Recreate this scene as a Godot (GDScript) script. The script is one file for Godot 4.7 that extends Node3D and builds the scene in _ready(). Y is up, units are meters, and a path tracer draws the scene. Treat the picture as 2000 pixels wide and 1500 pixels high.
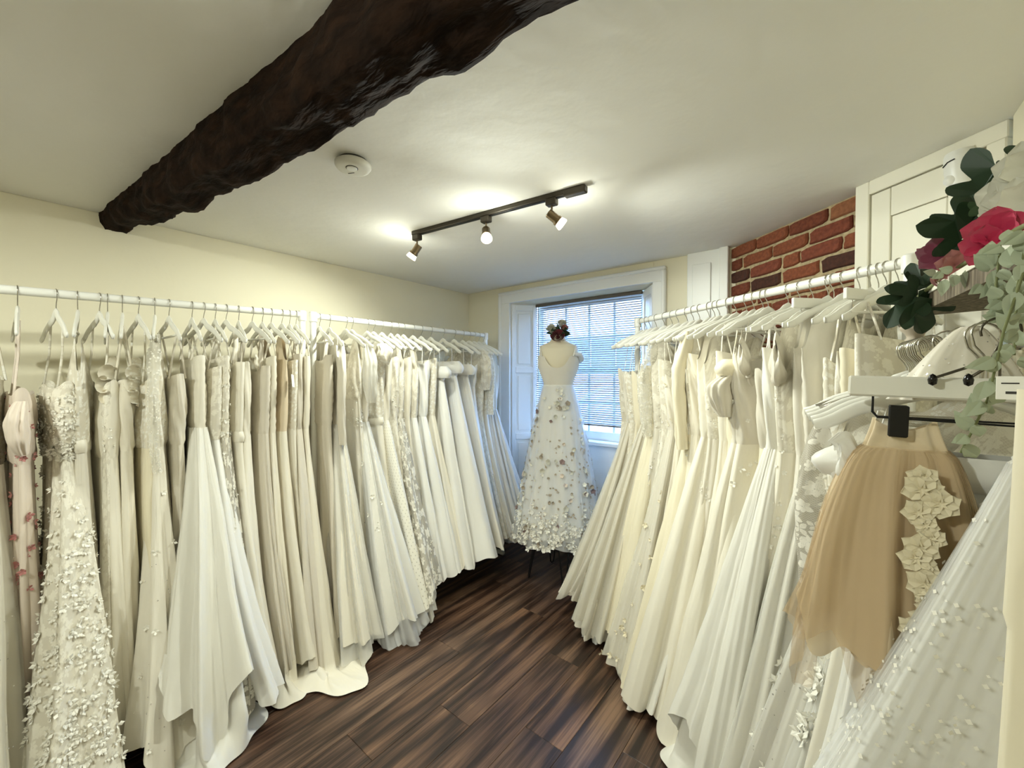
extends Node3D
# World axes follow the room: x runs along the window wall, -z towards it, y up, metres.
# at(a, y, b) puts a point a along the window wall and b towards it from the camera's plumb line.

var M := {}
var used := {}
var rng := RandomNumberGenerator.new()

const CEIL := 2.3
const LEFT := -2.841
const BACK := 2.847
const RIGHT := 0.398

func at(a: float, y: float, b: float) -> Vector3:
	return Vector3(a, y, -b)

# ---------------------------------------------------------------- naming
func numbered(called: String) -> String:
	if not used.has(called):
		used[called] = 0
		return called
	used[called] += 1
	return "%s_%03d" % [called, used[called]]

func tag(o: Node, label := "", category := "", group := "", kind := "") -> void:
	if label: o.set_meta("label", label)
	if category: o.set_meta("category", category)
	if group: o.set_meta("group", group)
	if kind: o.set_meta("kind", kind)

func thing(called: String, label: String, category: String, where := Vector3.ZERO, group := "") -> Node3D:
	var o := Node3D.new()
	o.name = numbered(called)
	add_child(o)
	o.position = where
	tag(o, label, category, group)
	return o

func put(called: String, mesh: Mesh, mat: Material, parent: Node, where := Vector3.ZERO, turn := Vector3.ZERO) -> MeshInstance3D:
	var o := MeshInstance3D.new()
	o.mesh = mesh
	o.material_override = mat
	o.name = numbered(called) if parent == self else called
	parent.add_child(o, true)
	o.position = where
	o.rotation = turn
	return o

func setting(called: String, mesh: Mesh, mat: Material, where := Vector3.ZERO, turn := Vector3.ZERO) -> MeshInstance3D:
	var o := put(called, mesh, mat, self, where, turn)
	o.set_meta("kind", "structure")
	return o

# ---------------------------------------------------------------- mesh makers
func raw(v: PackedVector3Array, uv: PackedVector2Array, idx: PackedInt32Array, weld := PackedInt32Array()) -> ArrayMesh:
	var n := PackedVector3Array()
	n.resize(v.size())
	for i in range(0, idx.size(), 3):
		var p := v[idx[i]]
		var f := (v[idx[i + 2]] - p).cross(v[idx[i + 1]] - p)
		n[idx[i]] += f
		n[idx[i + 1]] += f
		n[idx[i + 2]] += f
	for i in range(0, weld.size(), 2):
		var s := n[weld[i]] + n[weld[i + 1]]
		n[weld[i]] = s
		n[weld[i + 1]] = s
	for i in n.size():
		n[i] = n[i].normalized() if n[i].length_squared() > 1e-20 else Vector3.UP
	var arr := []
	arr.resize(Mesh.ARRAY_MAX)
	arr[Mesh.ARRAY_VERTEX] = v
	arr[Mesh.ARRAY_NORMAL] = n
	arr[Mesh.ARRAY_TEX_UV] = uv
	arr[Mesh.ARRAY_INDEX] = idx
	var m := ArrayMesh.new()
	m.add_surface_from_arrays(Mesh.PRIMITIVE_TRIANGLES, arr)
	return m

func grid(rows: Array, closed := false, flip := false) -> ArrayMesh:
	var v := PackedVector3Array()
	var uv := PackedVector2Array()
	var idx := PackedInt32Array()
	var weld := PackedInt32Array()
	var nc: int = rows[0].size()
	var mid: int = rows.size() - 1
	var us := PackedFloat32Array()
	var acc := 0.0
	for c in nc:
		if c > 0: acc += (rows[mid][c] as Vector3).distance_to(rows[mid][c - 1])
		us.append(acc)
	var vacc := 0.0
	for r in rows.size():
		if r > 0: vacc += (rows[r][0] as Vector3).distance_to(rows[r - 1][0])
		for c in nc:
			v.append(rows[r][c])
			uv.append(Vector2(us[c], vacc))
		if closed:
			weld.append(r * nc)
			weld.append(r * nc + nc - 1)
	for r in rows.size() - 1:
		for c in nc - 1:
			var p := r * nc + c
			if flip:
				idx.append_array(PackedInt32Array([p, p + nc, p + 1, p + 1, p + nc, p + nc + 1]))
			else:
				idx.append_array(PackedInt32Array([p, p + 1, p + nc, p + 1, p + nc + 1, p + nc]))
	return raw(v, uv, idx, weld)

class Bag:
	var v := PackedVector3Array()
	var uv := PackedVector2Array()
	var idx := PackedInt32Array()
	func tri(a: Vector3, b: Vector3, c: Vector3) -> void:
		var n := v.size()
		v.append_array(PackedVector3Array([a, b, c]))
		uv.append_array(PackedVector2Array([Vector2(a.x + a.z, a.y), Vector2(b.x + b.z, b.y), Vector2(c.x + c.z, c.y)]))
		idx.append_array(PackedInt32Array([n, n + 1, n + 2]))
	func quad(a: Vector3, b: Vector3, c: Vector3, d: Vector3) -> void:
		tri(a, b, c)
		tri(a, c, d)
	func fan(points: PackedVector3Array) -> void:
		for i in range(1, points.size() - 1):
			tri(points[0], points[i], points[i + 1])

func from_bag(b: Bag) -> ArrayMesh:
	return raw(b.v, b.uv, b.idx)

func quad_out(b: Bag, p: Array, outward: Vector3) -> void:
	# p: corners in order; flipped when needed so that clockwise faces look outward
	var n: Vector3 = (p[2] - p[0]).cross(p[1] - p[0])
	if n.dot(outward) < 0.0:
		p.reverse()
	b.fan(PackedVector3Array(p))

# box with chamfered edges, centred
func box(sx: float, sy: float, sz: float, r := 0.002) -> ArrayMesh:
	r = minf(r, minf(sx, minf(sy, sz)) * 0.45)
	var b := Bag.new()
	var h := Vector3(sx, sy, sz) * 0.5
	var i := h - Vector3.ONE * r
	for s in [-1.0, 1.0]:
		quad_out(b, [Vector3(s * h.x, -i.y, -i.z), Vector3(s * h.x, i.y, -i.z), Vector3(s * h.x, i.y, i.z), Vector3(s * h.x, -i.y, i.z)], Vector3(s, 0, 0))
		quad_out(b, [Vector3(-i.x, s * h.y, -i.z), Vector3(i.x, s * h.y, -i.z), Vector3(i.x, s * h.y, i.z), Vector3(-i.x, s * h.y, i.z)], Vector3(0, s, 0))
		quad_out(b, [Vector3(-i.x, -i.y, s * h.z), Vector3(i.x, -i.y, s * h.z), Vector3(i.x, i.y, s * h.z), Vector3(-i.x, i.y, s * h.z)], Vector3(0, 0, s))
		for t in [-1.0, 1.0]:
			quad_out(b, [Vector3(s * h.x, t * i.y, -i.z), Vector3(s * h.x, t * i.y, i.z), Vector3(s * i.x, t * h.y, i.z), Vector3(s * i.x, t * h.y, -i.z)], Vector3(s, t, 0))
			quad_out(b, [Vector3(s * h.x, -i.y, t * i.z), Vector3(s * h.x, i.y, t * i.z), Vector3(s * i.x, i.y, t * h.z), Vector3(s * i.x, -i.y, t * h.z)], Vector3(s, 0, t))
			quad_out(b, [Vector3(-i.x, s * h.y, t * i.z), Vector3(i.x, s * h.y, t * i.z), Vector3(i.x, s * i.y, t * h.z), Vector3(-i.x, s * i.y, t * h.z)], Vector3(0, s, t))
			for u in [-1.0, 1.0]:
				quad_out(b, [Vector3(s * h.x, t * i.y, u * i.z), Vector3(s * i.x, t * h.y, u * i.z), Vector3(s * i.x, t * i.y, u * h.z)], Vector3(s, t, u))
	return from_bag(b)

# a slab between two corner points
func slab(called: String, lo: Vector3, hi: Vector3, mat: Material, parent: Node, r := 0.002) -> MeshInstance3D:
	var l := Vector3(minf(lo.x, hi.x), minf(lo.y, hi.y), minf(lo.z, hi.z))
	var s := (hi - lo).abs()
	return put(called, box(s.x, s.y, s.z, r), mat, parent, l + s * 0.5)

func tube(path: PackedVector3Array, rad, sides := 8, squash := 1.0, caps := true) -> ArrayMesh:
	var rows := []
	var up := Vector3.UP
	var last_side := Vector3.ZERO
	for i in path.size():
		var d: Vector3
		if i == 0: d = path[1] - path[0]
		elif i == path.size() - 1: d = path[i] - path[i - 1]
		else: d = path[i + 1] - path[i - 1]
		d = d.normalized()
		var side: Vector3
		if last_side == Vector3.ZERO:
			up = Vector3.UP if absf(d.y) < 0.9 else Vector3.RIGHT
			side = d.cross(up).normalized()
		else:
			side = (last_side - d * last_side.dot(d)).normalized()
		last_side = side
		var other := d.cross(side).normalized()
		var rr: float = rad[i] if rad is Array or rad is PackedFloat32Array else rad
		var row := PackedVector3Array()
		for k in sides + 1:
			var th := TAU * k / sides
			row.append(path[i] + side * cos(th) * rr + other * sin(th) * rr * squash)
		if caps and i == 0:
			var c := PackedVector3Array()
			for k in sides + 1: c.append(path[0])
			rows.append(c)
		rows.append(row)
		if caps and i == path.size() - 1:
			var c2 := PackedVector3Array()
			for k in sides + 1: c2.append(path[i])
			rows.append(c2)
	return grid(rows, true, true)

func rod(p: Vector3, q: Vector3, r: float, sides := 12) -> ArrayMesh:
	return tube(PackedVector3Array([p, q]), r, sides)

func lathe(profile: Array, seg := 24) -> ArrayMesh:
	# profile: [radius, y] from top to bottom
	var rows := []
	for p in profile:
		var row := PackedVector3Array()
		for k in seg + 1:
			var th := TAU * k / seg
			row.append(Vector3(cos(th) * p[0], p[1], sin(th) * p[0]))
		rows.append(row)
	return grid(rows, true)

# extruded outline in the XY plane, thickness t about z = 0
func prism(poly: PackedVector2Array, t: float) -> ArrayMesh:
	var b := Bag.new()
	var tris := Geometry2D.triangulate_polygon(poly)
	for i in range(0, tris.size(), 3):
		for s in [-1.0, 1.0]:
			quad_out(b, [Vector3(poly[tris[i]].x, poly[tris[i]].y, s * t * 0.5), Vector3(poly[tris[i + 1]].x, poly[tris[i + 1]].y, s * t * 0.5), Vector3(poly[tris[i + 2]].x, poly[tris[i + 2]].y, s * t * 0.5)], Vector3(0, 0, s))
	var ccw := not Geometry2D.is_polygon_clockwise(poly)
	for i in poly.size():
		var p := poly[i]
		var q := poly[(i + 1) % poly.size()]
		var e := q - p
		var o := Vector3(e.y, -e.x, 0) if ccw else Vector3(-e.y, e.x, 0)
		quad_out(b, [Vector3(p.x, p.y, -t * 0.5), Vector3(q.x, q.y, -t * 0.5), Vector3(q.x, q.y, t * 0.5), Vector3(p.x, p.y, t * 0.5)], o)
	return from_bag(b)

# ---------------------------------------------------------------- materials
func flat(r: int, g: int, b: int, rough := 0.8, metal := 0.0, alpha := 1.0) -> StandardMaterial3D:
	var m := StandardMaterial3D.new()
	m.albedo_color = Color8(r, g, b)
	m.roughness = rough
	m.metallic = metal
	if alpha < 1.0:
		m.albedo_color.a = alpha
		m.transparency = BaseMaterial3D.TRANSPARENCY_ALPHA
	m.cull_mode = BaseMaterial3D.CULL_DISABLED
	return m

func noise_tex(seed_: int, freq: float, lo: Color, hi: Color, size := 256, kind := FastNoiseLite.TYPE_SIMPLEX_SMOOTH) -> ImageTexture:
	var n := FastNoiseLite.new()
	n.seed = seed_
	n.noise_type = kind
	n.frequency = freq
	n.fractal_octaves = 4
	var im := n.get_seamless_image(size, size)
	var o := Image.create(size, size, false, Image.FORMAT_RGB8)
	for y in size:
		for x in size:
			o.set_pixel(x, y, lo.lerp(hi, im.get_pixel(x, y).r))
	return ImageTexture.create_from_image(o)

func cloth(r: int, g: int, b: int, rough: float, through := 0.25, wrinkle := 0.25, sheen := 0.3) -> StandardMaterial3D:
	var m := flat(r, g, b, rough)
	if through > 0.0:
		m.backlight_enabled = true
		m.backlight = Color(through, through, through * 0.97)
	m.rim_enabled = sheen > 0.0
	m.rim = sheen
	m.rim_tint = 0.4
	if wrinkle > 0.0:
		m.heightmap_enabled = true
		m.heightmap_texture = M.wrinkle
		m.heightmap_scale = wrinkle
		m.uv1_scale = Vector3(3.0, 0.9, 1.0)
	return m

func lace_image(seed_: int, base: Color, thread: Color, motifs: int, big: float, net_alpha: float) -> ImageTexture:
	var n := 512
	var im := Image.create(n, n, false, Image.FORMAT_RGBA8)
	base.a = net_alpha
	im.fill(base)
	var r := RandomNumberGenerator.new()
	r.seed = seed_
	# the net: crossing threads
	for i in range(0, n, 8):
		for j in n:
			im.set_pixel((i + j) % n, j, Color(thread, minf(1.0, net_alpha + 0.25)))
			im.set_pixel((i - j + 4 * n) % n, j, Color(thread, minf(1.0, net_alpha + 0.25)))
	for k in motifs:
		var cx := r.randf() * n
		var cy := r.randf() * n
		var petals := r.randi_range(4, 7)
		var a0 := r.randf() * TAU
		var size := big * r.randf_range(0.6, 1.3)
		for p in petals:
			var a := a0 + TAU * p / petals
			var len_ := size * r.randf_range(0.7, 1.1)
			for s in int(len_):
				var w := sin(PI * s / len_) * len_ * 0.28 + 1.0
				for q in range(-int(w), int(w) + 1):
					var x := int(cx + cos(a) * (s + 2) - sin(a) * q)
					var y := int(cy + sin(a) * (s + 2) + cos(a) * q)
					im.set_pixel(posmod(x, n), posmod(y, n), thread)
	return ImageTexture.create_from_image(im)

func lace(tex: Texture2D, scale: float, see_through: bool) -> StandardMaterial3D:
	var m := flat(255, 255, 255, 0.75)
	m.albedo_texture = tex
	m.uv1_scale = Vector3(scale, scale, 1)
	if see_through:
		m.transparency = BaseMaterial3D.TRANSPARENCY_ALPHA
	m.backlight_enabled = true
	m.backlight = Color(0.25, 0.25, 0.24)
	return m

func materials() -> void:
	var w := FastNoiseLite.new()
	w.seed = 3
	w.frequency = 0.016
	w.fractal_octaves = 3
	M.wrinkle = ImageTexture.create_from_image(w.get_seamless_image(256, 256))
	# room
	M.ceiling = flat(243, 241, 234, 0.9)
	var pl := FastNoiseLite.new()
	pl.seed = 8
	pl.frequency = 0.012
	pl.fractal_octaves = 5
	M.plaster = ImageTexture.create_from_image(pl.get_seamless_image(512, 512))
	for k in ["ceiling"]:
		M[k].heightmap_enabled = true
		M[k].heightmap_texture = M.plaster
		M[k].heightmap_scale = 0.22
		M[k].uv1_triplanar = true
		M[k].uv1_world_triplanar = true
		M[k].uv1_scale = Vector3.ONE * 0.8
	M.wall = M.ceiling.duplicate()
	M.wall.albedo_color = Color8(238, 231, 206)
	M.wall.heightmap_scale = 0.2
	M.gloss_white = flat(240, 240, 236, 0.35)
	M.paint_cream = flat(241, 237, 221, 0.45)
	M.beam = flat(255, 255, 255, 0.75)
	M.beam.albedo_texture = noise_tex(21, 0.03, Color8(15, 9, 5), Color8(50, 33, 21))
	M.beam.uv1_triplanar = true
	M.beam.uv1_world_triplanar = true
	M.beam.uv1_scale = Vector3(0.9, 3.0, 3.0)
	M.beam.heightmap_enabled = true
	M.beam.heightmap_texture = M.plaster
	M.beam.heightmap_scale = 1.4
	M.beam.roughness = 0.95
	M.beam.metallic_specular = 0.25
	M.mortar = flat(255, 255, 255, 0.95)
	M.mortar.albedo_texture = noise_tex(5, 0.05, Color8(158, 140, 108), Color8(206, 190, 152))
	M.mortar.uv1_triplanar = true
	M.mortar.uv1_scale = Vector3.ONE * 3.0
	M.brick = []
	for k in 5:
		var bm := flat(255, 255, 255, 0.9)
		var c: Array = [[Color8(112, 58, 36), Color8(150, 86, 56)], [Color8(96, 46, 30), Color8(130, 70, 46)], [Color8(58, 34, 26), Color8(86, 48, 36)], [Color8(126, 78, 50), Color8(160, 106, 72)], [Color8(104, 50, 34), Color8(138, 74, 52)]][k]
		bm.albedo_texture = noise_tex(30 + k, 0.04, c[0], c[1])
		bm.uv1_triplanar = true
		bm.uv1_scale = Vector3.ONE * 4.0
		bm.heightmap_enabled = true
		bm.heightmap_texture = M.plaster
		bm.heightmap_scale = 0.6
		M.brick.append(bm)
	# floor boards: one grain picture, four tones
	var fn := FastNoiseLite.new()
	fn.seed = 11
	fn.frequency = 1.0
	fn.fractal_octaves = 4
	var sz := 512
	var fi := Image.create(sz, sz, false, Image.FORMAT_RGB8)
	for y in sz:
		for x in sz:
			# x across the board, y along it; folded so that it repeats
			var fx := absf(x - sz / 2.0) / sz
			var fy := absf(y - sz / 2.0) / sz
			var broad := fn.get_noise_2d(fx * 7.0 + 3.0, fy * 1.6) * 0.5 + 0.5
			var fine := fn.get_noise_2d(fx * 60.0, fy * 5.0 + 9.0) * 0.5 + 0.5
			var knot := fn.get_noise_2d(fx * 4.0 + 20.0, fy * 4.0) * 0.5 + 0.5
			var t := clampf(broad * 2.1 - 0.66 + (fine - 0.5) * 0.7 + (knot - 0.5) * 0.5, 0.0, 1.0)
			fi.set_pixel(x, y, Color8(42, 28, 21).lerp(Color8(134, 105, 84), t))
	var ft := ImageTexture.create_from_image(fi)
	M.plank = []
	for k in 6:
		var pm := flat(255, 255, 255, 0.36)
		pm.albedo_color = [Color8(255, 255, 255), Color8(226, 222, 220), Color8(244, 236, 232), Color8(210, 205, 204), Color8(250, 240, 230), Color8(234, 230, 232)][k]
		pm.albedo_texture = ft
		pm.uv1_scale = Vector3(2.3, 0.5, 1)
		pm.uv1_offset = Vector3(0.19 * k, 0.37 * k, 0)
		pm.metallic_specular = 0.5
		M.plank.append(pm)
	M.groove = flat(22, 15, 12, 0.9)
	# metal, plastic, lamps
	M.rail_white = flat(240, 239, 232, 0.35)
	M.hanger = flat(240, 238, 228, 0.45)
	M.steel = flat(190, 186, 176, 0.22, 1.0)
	M.chrome = flat(200, 196, 186, 0.12, 1.0)
	M.pewter = flat(96, 90, 80, 0.3, 1.0)
	M.black_wire = flat(22, 21, 20, 0.4, 0.3)
	M.black_gloss = flat(16, 14, 14, 0.15)
	M.alarm = flat(236, 234, 224, 0.5)
	M.alarm_dark = flat(60, 58, 54, 0.6)
	M.track = flat(70, 64, 54, 0.4, 0.6)
	M.head = flat(128, 112, 88, 0.35, 0.9)
	M.lamp = flat(255, 244, 214, 0.3)
	M.lamp.emission_enabled = true
	M.lamp.emission = Color8(255, 236, 196)
	M.lamp.emission_energy_multiplier = 7.0
	M.slat = flat(170, 173, 178, 0.45)
	M.slat_dark = flat(96, 86, 74, 0.5)
	M.cord = flat(210, 208, 200, 0.8)
	M.glass = flat(255, 255, 255, 0.02, 0.0, 0.06)
	M.card = flat(240, 238, 230, 0.8)
	M.ink = flat(60, 58, 54, 0.8)
	# cloth
	M.satin = cloth(242, 236, 220, 0.42, 0.1, 0.2, 0.2)
	M.satin_white = cloth(244, 242, 235, 0.4, 0.1, 0.2, 0.2)
	M.satin_grey = cloth(226, 219, 203, 0.45, 0.1, 0.2, 0.2)
	M.crepe = cloth(236, 229, 211, 0.85, 0.12, 0.25)
	M.crepe_dark = cloth(220, 212, 196, 0.85, 0.12, 0.25)
	M.chiffon = cloth(240, 234, 219, 0.9, 0.45, 0.3)
	M.organza = cloth(243, 240, 230, 0.6, 0.45, 0.2)
	M.cream = cloth(240, 231, 205, 0.75, 0.2, 0.25)
	M.blush = cloth(231, 217, 202, 0.6, 0.2, 0.25)
	M.tan = cloth(232, 213, 180, 0.8, 0.45, 0.3)
	M.nude = cloth(224, 207, 178, 0.8, 0.2, 0.1)
	M.white_cloth = cloth(246, 245, 240, 0.8, 0.3, 0.25)
	M.petal = cloth(246, 243, 232, 0.8, 0.3, 0.0)
	M.petal_cream = cloth(238, 228, 200, 0.8, 0.3, 0.0)
	M.tulle = flat(244, 242, 234, 0.85, 0.0, 0.5)
	M.tulle_warm = flat(242, 237, 222, 0.85, 0.0, 0.5)
	M.tulle_tan = flat(212, 182, 138, 0.85, 0.0, 0.34)
	M.tulle_white = flat(248, 248, 246, 0.85, 0.0, 0.42)
	M.bead = flat(240, 238, 232, 0.12, 0.7)
	M.pearl = flat(238, 228, 208, 0.25)
	var la := lace_image(1, Color8(222, 215, 198), Color8(244, 239, 224), 120, 26.0, 1.0)
	var lb := lace_image(2, Color8(196, 189, 174), Color8(238, 234, 222), 70, 34.0, 0.5)
	var lc := lace_image(4, Color8(226, 218, 198), Color8(248, 245, 234), 200, 16.0, 1.0)
	M.lace = lace(la, 3.2, false)
	M.lace_sheer = lace(lb, 2.4, true)
	M.lace_fine = lace(lc, 4.0, false)
	M.mesh_dot = lace(lace_image(6, Color8(230, 226, 212), Color8(246, 243, 232), 260, 7.0, 0.3), 4.0, true)
	var di := Image.create(64, 64, false, Image.FORMAT_RGB8)
	di.fill(Color8(242, 238, 224))
	for y in 64:
		for x in 64:
			for c2 in [Vector2(16, 16), Vector2(48, 48)]:
				if Vector2(x, y).distance_to(c2) < 7.0: di.set_pixel(x, y, Color8(206, 200, 184))
	M.dotted = flat(255, 255, 255, 0.7)
	M.dotted.albedo_texture = ImageTexture.create_from_image(di)
	M.dotted.uv1_scale = Vector3(26, 26, 1)
	# flowers
	M.leaf_dark = flat(22, 48, 22, 0.5)
	M.leaf_mid = flat(44, 70, 40, 0.55)
	M.leaf_pale = flat(176, 186, 160, 0.8)
	M.stem = flat(120, 126, 84, 0.8)
	M.fuchsia = cloth(186, 36, 78, 0.7, 0.3, 0.0)
	M.mauve_grey = cloth(150, 128, 126, 0.8, 0.2, 0.0)
	M.mauve = cloth(150, 72, 96, 0.7, 0.3, 0.0)
	M.rose_pale = cloth(186, 122, 118, 0.7, 0.3, 0.0)
	M.rose_dark = cloth(112, 40, 50, 0.7, 0.2, 0.0)
	M.bloom_white = cloth(216, 214, 200, 0.8, 0.3, 0.0)
	M.board = flat(255, 255, 255, 0.85)
	M.board.albedo_texture = noise_tex(44, 0.04, Color8(74, 64, 52), Color8(158, 146, 124))
	M.board.uv1_triplanar = true
	M.board.uv1_scale = Vector3(7.0, 7.0, 0.7)
	M.stone_grey = flat(176, 164, 146, 0.6)
	# outside
	M.facade = flat(255, 255, 255, 0.9)
	M.facade.albedo_texture = noise_tex(60, 0.08, Color8(190, 160, 150), Color8(222, 206, 198))
	M.facade.uv1_triplanar = true
	M.facade.uv1_scale = Vector3(0.6, 2.0, 0.6)
	M.shopfront = flat(70, 74, 84, 0.3)
	M.pavement = flat(206, 206, 202, 0.9)

# ---------------------------------------------------------------- hangers and rails
var hanger_body: ArrayMesh
var hanger_hook: ArrayMesh
var hanger_bar: ArrayMesh
var crease: FastNoiseLite

func hanger_meshes() -> void:
	dent = FastNoiseLite.new()
	dent.seed = 41
	dent.frequency = 0.06
	dent.fractal_octaves = 3
	crease = FastNoiseLite.new()
	crease.seed = 42
	crease.frequency = 0.55
	crease.fractal_octaves = 3
	# contoured wooden arms, swept as a flattened tube; origin at the rail's axis
	var path := PackedVector3Array()
	var rad := []
	for i in 25:
		var u := -0.215 + 0.43 * i / 24.0
		var e := absf(u)
		var y := -0.07 - 0.03 * smoothstep(0.0, 0.05, e) - 0.045 * smoothstep(0.03, 0.19, e) - 0.028 * smoothstep(0.14, 0.215, e)
		path.append(Vector3(u, y, 0.01 * e / 0.215))
		rad.append(lerpf(0.0062, 0.0052, e / 0.2) if e < 0.205 else 0.0042)
	hanger_body = tube(path, rad, 10, 2.5)
	var hp := PackedVector3Array([Vector3(0, -0.075, 0), Vector3(0, -0.05, 0), Vector3(0.006, -0.036, 0), Vector3(0.016, -0.022, 0)])
	for i in 11:
		var th := deg_to_rad(-25.0 + 225.0 * i / 10.0)
		hp.append(Vector3(cos(th) * 0.0205, sin(th) * 0.0205 - 0.002, 0))
	hanger_hook = tube(hp, 0.0017, 6)
	hanger_bar = tube(PackedVector3Array([Vector3(-0.19, -0.155, 0.008), Vector3(0, -0.152, 0), Vector3(0.19, -0.155, 0.008)]), 0.005, 8)

func hanger(where: Vector3, basis_: Basis, label: String, group: String, bar: bool) -> Node3D:
	var h := thing("clothes_hanger", label, "hanger", where, group)
	h.basis = basis_
	put("arms", hanger_body, M.hanger, h)
	put("hook", hanger_hook, M.steel, h)
	if bar: put("trouser_bar", hanger_bar, M.hanger, h)
	return h

const ORD := ["first", "second", "third", "fourth", "fifth", "sixth", "seventh", "eighth", "ninth", "tenth", "eleventh", "twelfth", "thirteenth", "fourteenth", "fifteenth", "sixteenth", "seventeenth", "eighteenth", "nineteenth", "twentieth", "twenty-first", "twenty-second", "twenty-third", "twenty-fourth", "twenty-fifth", "twenty-sixth", "twenty-seventh", "twenty-eighth", "twenty-ninth", "thirtieth", "thirty-first", "thirty-second"]

# ---------------------------------------------------------------- dresses
# Local axes of a dress: x towards the room (along the hanger), y up from the floor, z along the rail.
const BASE := {"top": 1.53, "neck": "strapless", "waist": 1.22, "hem": 0.1, "bu": 0.17, "wu": 0.142, "fh": 0.24, "bh": 0.2, "bt": 0.029, "tf": 0.05, "tb": 0.032,
	"n": 9, "amp": 0.012, "p": 1.2, "sw": 0.0, "lean": 0.0, "fab": "satin", "bod": "", "over": "", "ohem": 0.0, "hw": 0.02, "hn": 3, "train": 0.0, "sleeve": 0.0, "sfab": "", "dip": 0.12,
	"petals": 0, "psize": 0.014, "pmat": "petal", "pt0": 0.0, "pt1": 1.0, "beads": 0, "belt": "", "bow": 0.0, "cuff": 0.0, "ruffle": false, "tag": false, "ry": 1.85, "under": "", "uhem": 0.05, "buttons": 0, "fine": 0.0, "crumple": 0.012, "roll": 0.0}

class Skirt:
	var sp: Dictionary
	var ns := 1.0
	var ph: Array
	var grow := 0.0
	var hem := 0.0
	var waist := 0.0
	var noise: FastNoiseLite
	func ring(t: float, th: float) -> Vector3:
		var q := pow(t, float(sp.p) + 0.12)
		var f: float = lerpf(sp.wu, sp.fh, q) + grow * t
		var bk: float = lerpf(sp.wu, sp.bh, q) + grow * 0.5 * t
		var c := (cos(th) + 1.0) * 0.5
		var u := -bk + (f + bk) * c
		var tfq: float = lerpf(sp.bt, sp.tf, q) + grow * (0.4 + t)
		var tbq: float = lerpf(sp.bt, sp.tb, t) + grow * 0.4
		var w := lerpf(tbq, tfq, smoothstep(0.3, 0.9, c))
		var sn := sin(th)
		var s := w * signf(sn) * pow(absf(sn), 0.75)
		var nx := cos(th) / (f + bk) * 2.0
		var nz := sn / maxf(w, 0.01)
		var nl := maxf(1e-4, sqrt(nx * nx + nz * nz))
		var x: float = th * sp.n + 1.3 * sin(2.0 * th + ph[0]) + 0.7 * sin(3.0 * th + ph[1]) + 0.8 * sin(2.2 * t + ph[2])
		var g := sin(x)
		g = signf(g) * pow(absf(g), 0.75) + 0.4 * sin(2.37 * x + ph[3] + t) * t
		var amp: float = sp.amp * (0.18 + 0.95 * pow(t, 0.9)) * (0.6 + 0.4 * minf(1.0, w / 0.05))
		var d := g * amp
		if sp.fine > 0.0:
			d += float(sp.fine) * (0.35 + 0.65 * t) * sin(th * 46.0 + 5.0 * sin(th * 1.7 + ph[3]) + 1.5 * t)
		if noise:
			d += float(sp.crumple) * (0.35 + 0.65 * t) * noise.get_noise_3d(u * 7.0 + ph[0] * 9.0, lerpf(waist, hem, t) * 2.2, s * 7.0 + ph[1] * 9.0)
		u += nx / nl * d
		s += nz / nl * d
		var wave: float = sp.hw * t * t * t * (sin(sp.hn * th + ph[4]) + 0.5 * sin((sp.hn * 2 + 1) * th + ph[5]))
		var y := maxf(lerpf(waist, hem, t) + wave, 0.008 + 0.006 * (1.0 + g))
		u += float(sp.lean) * t * t + 0.008 * sin(3.0 * t + ph[2]) * t
		s += ns * (float(sp.sw) * t * t) + 0.006 * sin(4.0 * t + ph[1]) * t
		return Vector3(u, y, s)

func skirt_rows(sk: Skirt, around: int, down: int, train := 0.0) -> Array:
	var rows := []
	for r in down + 1:
		var t := float(r) / down
		var row := PackedVector3Array()
		for k in around + 1:
			row.append(sk.ring(t, TAU * (k % around) / around))
		rows.append(row)
	if train > 0.0:
		# cloth pooled on the floor in front
		for r in range(1, 7):
			var e := r / 6.0
			var row := PackedVector3Array()
			for k in around + 1:
				var th := TAU * (k % around) / around
				var p := sk.ring(1.0, th)
				var c := smoothstep(0.2, 0.7, (cos(th) + 1.0) * 0.5)
				var fr: float = sk.sp.fh + sk.sp.lean
				var lobe := 1.0 + 0.07 * sin(th * 5.0 + sk.ph[0]) + 0.04 * sin(th * 9.0 + sk.ph[1])
				var q := Vector3(fr * 0.5 + (fr * 0.5 + train) * cos(th) * lobe, 0.0, (sk.sp.tf + train * 0.85) * sin(th) * lobe + sk.ns * sk.sp.sw)
				var fold := 0.5 + 0.5 * sin(th * 13.0 + sk.ph[0] + e * 3.0)
				q.y = 0.01 + 0.03 * fold * (1.0 - e * e) * (1.0 - 0.5 * e)
				p = p.lerp(q, c * pow(e, 0.8))
				p.y = maxf(p.y, 0.008)
				row.append(p)
			rows.append(row)
	return rows

func ytop(sp: Dictionary, th: float, ns: float) -> float:
	# height of the neckline round the bodice
	var u: float = cos(th) * sp.bu
	var e := absf(u)
	var near := 0.5 + 0.5 * sin(th) * ns
	match sp.neck:
		"strapless":
			return sp.top + 0.012 * cos(4.0 * th) - 0.015 * (1.0 - e / sp.bu)
		"vee", "sleeve", "cap":
			var shoulder: float = sp.top - 0.35 * maxf(0.0, e - 0.05)
			var neckline: float = smoothstep(0.1, 0.02, e) * sp.dip * lerpf(0.5, 1.0, near)
			var arm := smoothstep(0.125, 0.165, e) * (0.1 if sp.neck == "vee" else 0.03)
			return shoulder - neckline - arm
		"square":
			return sp.top - 0.03 * smoothstep(0.14, 0.1, e)
	return sp.top + 0.01 * cos(2.0 * th)

var dent: FastNoiseLite

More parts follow.
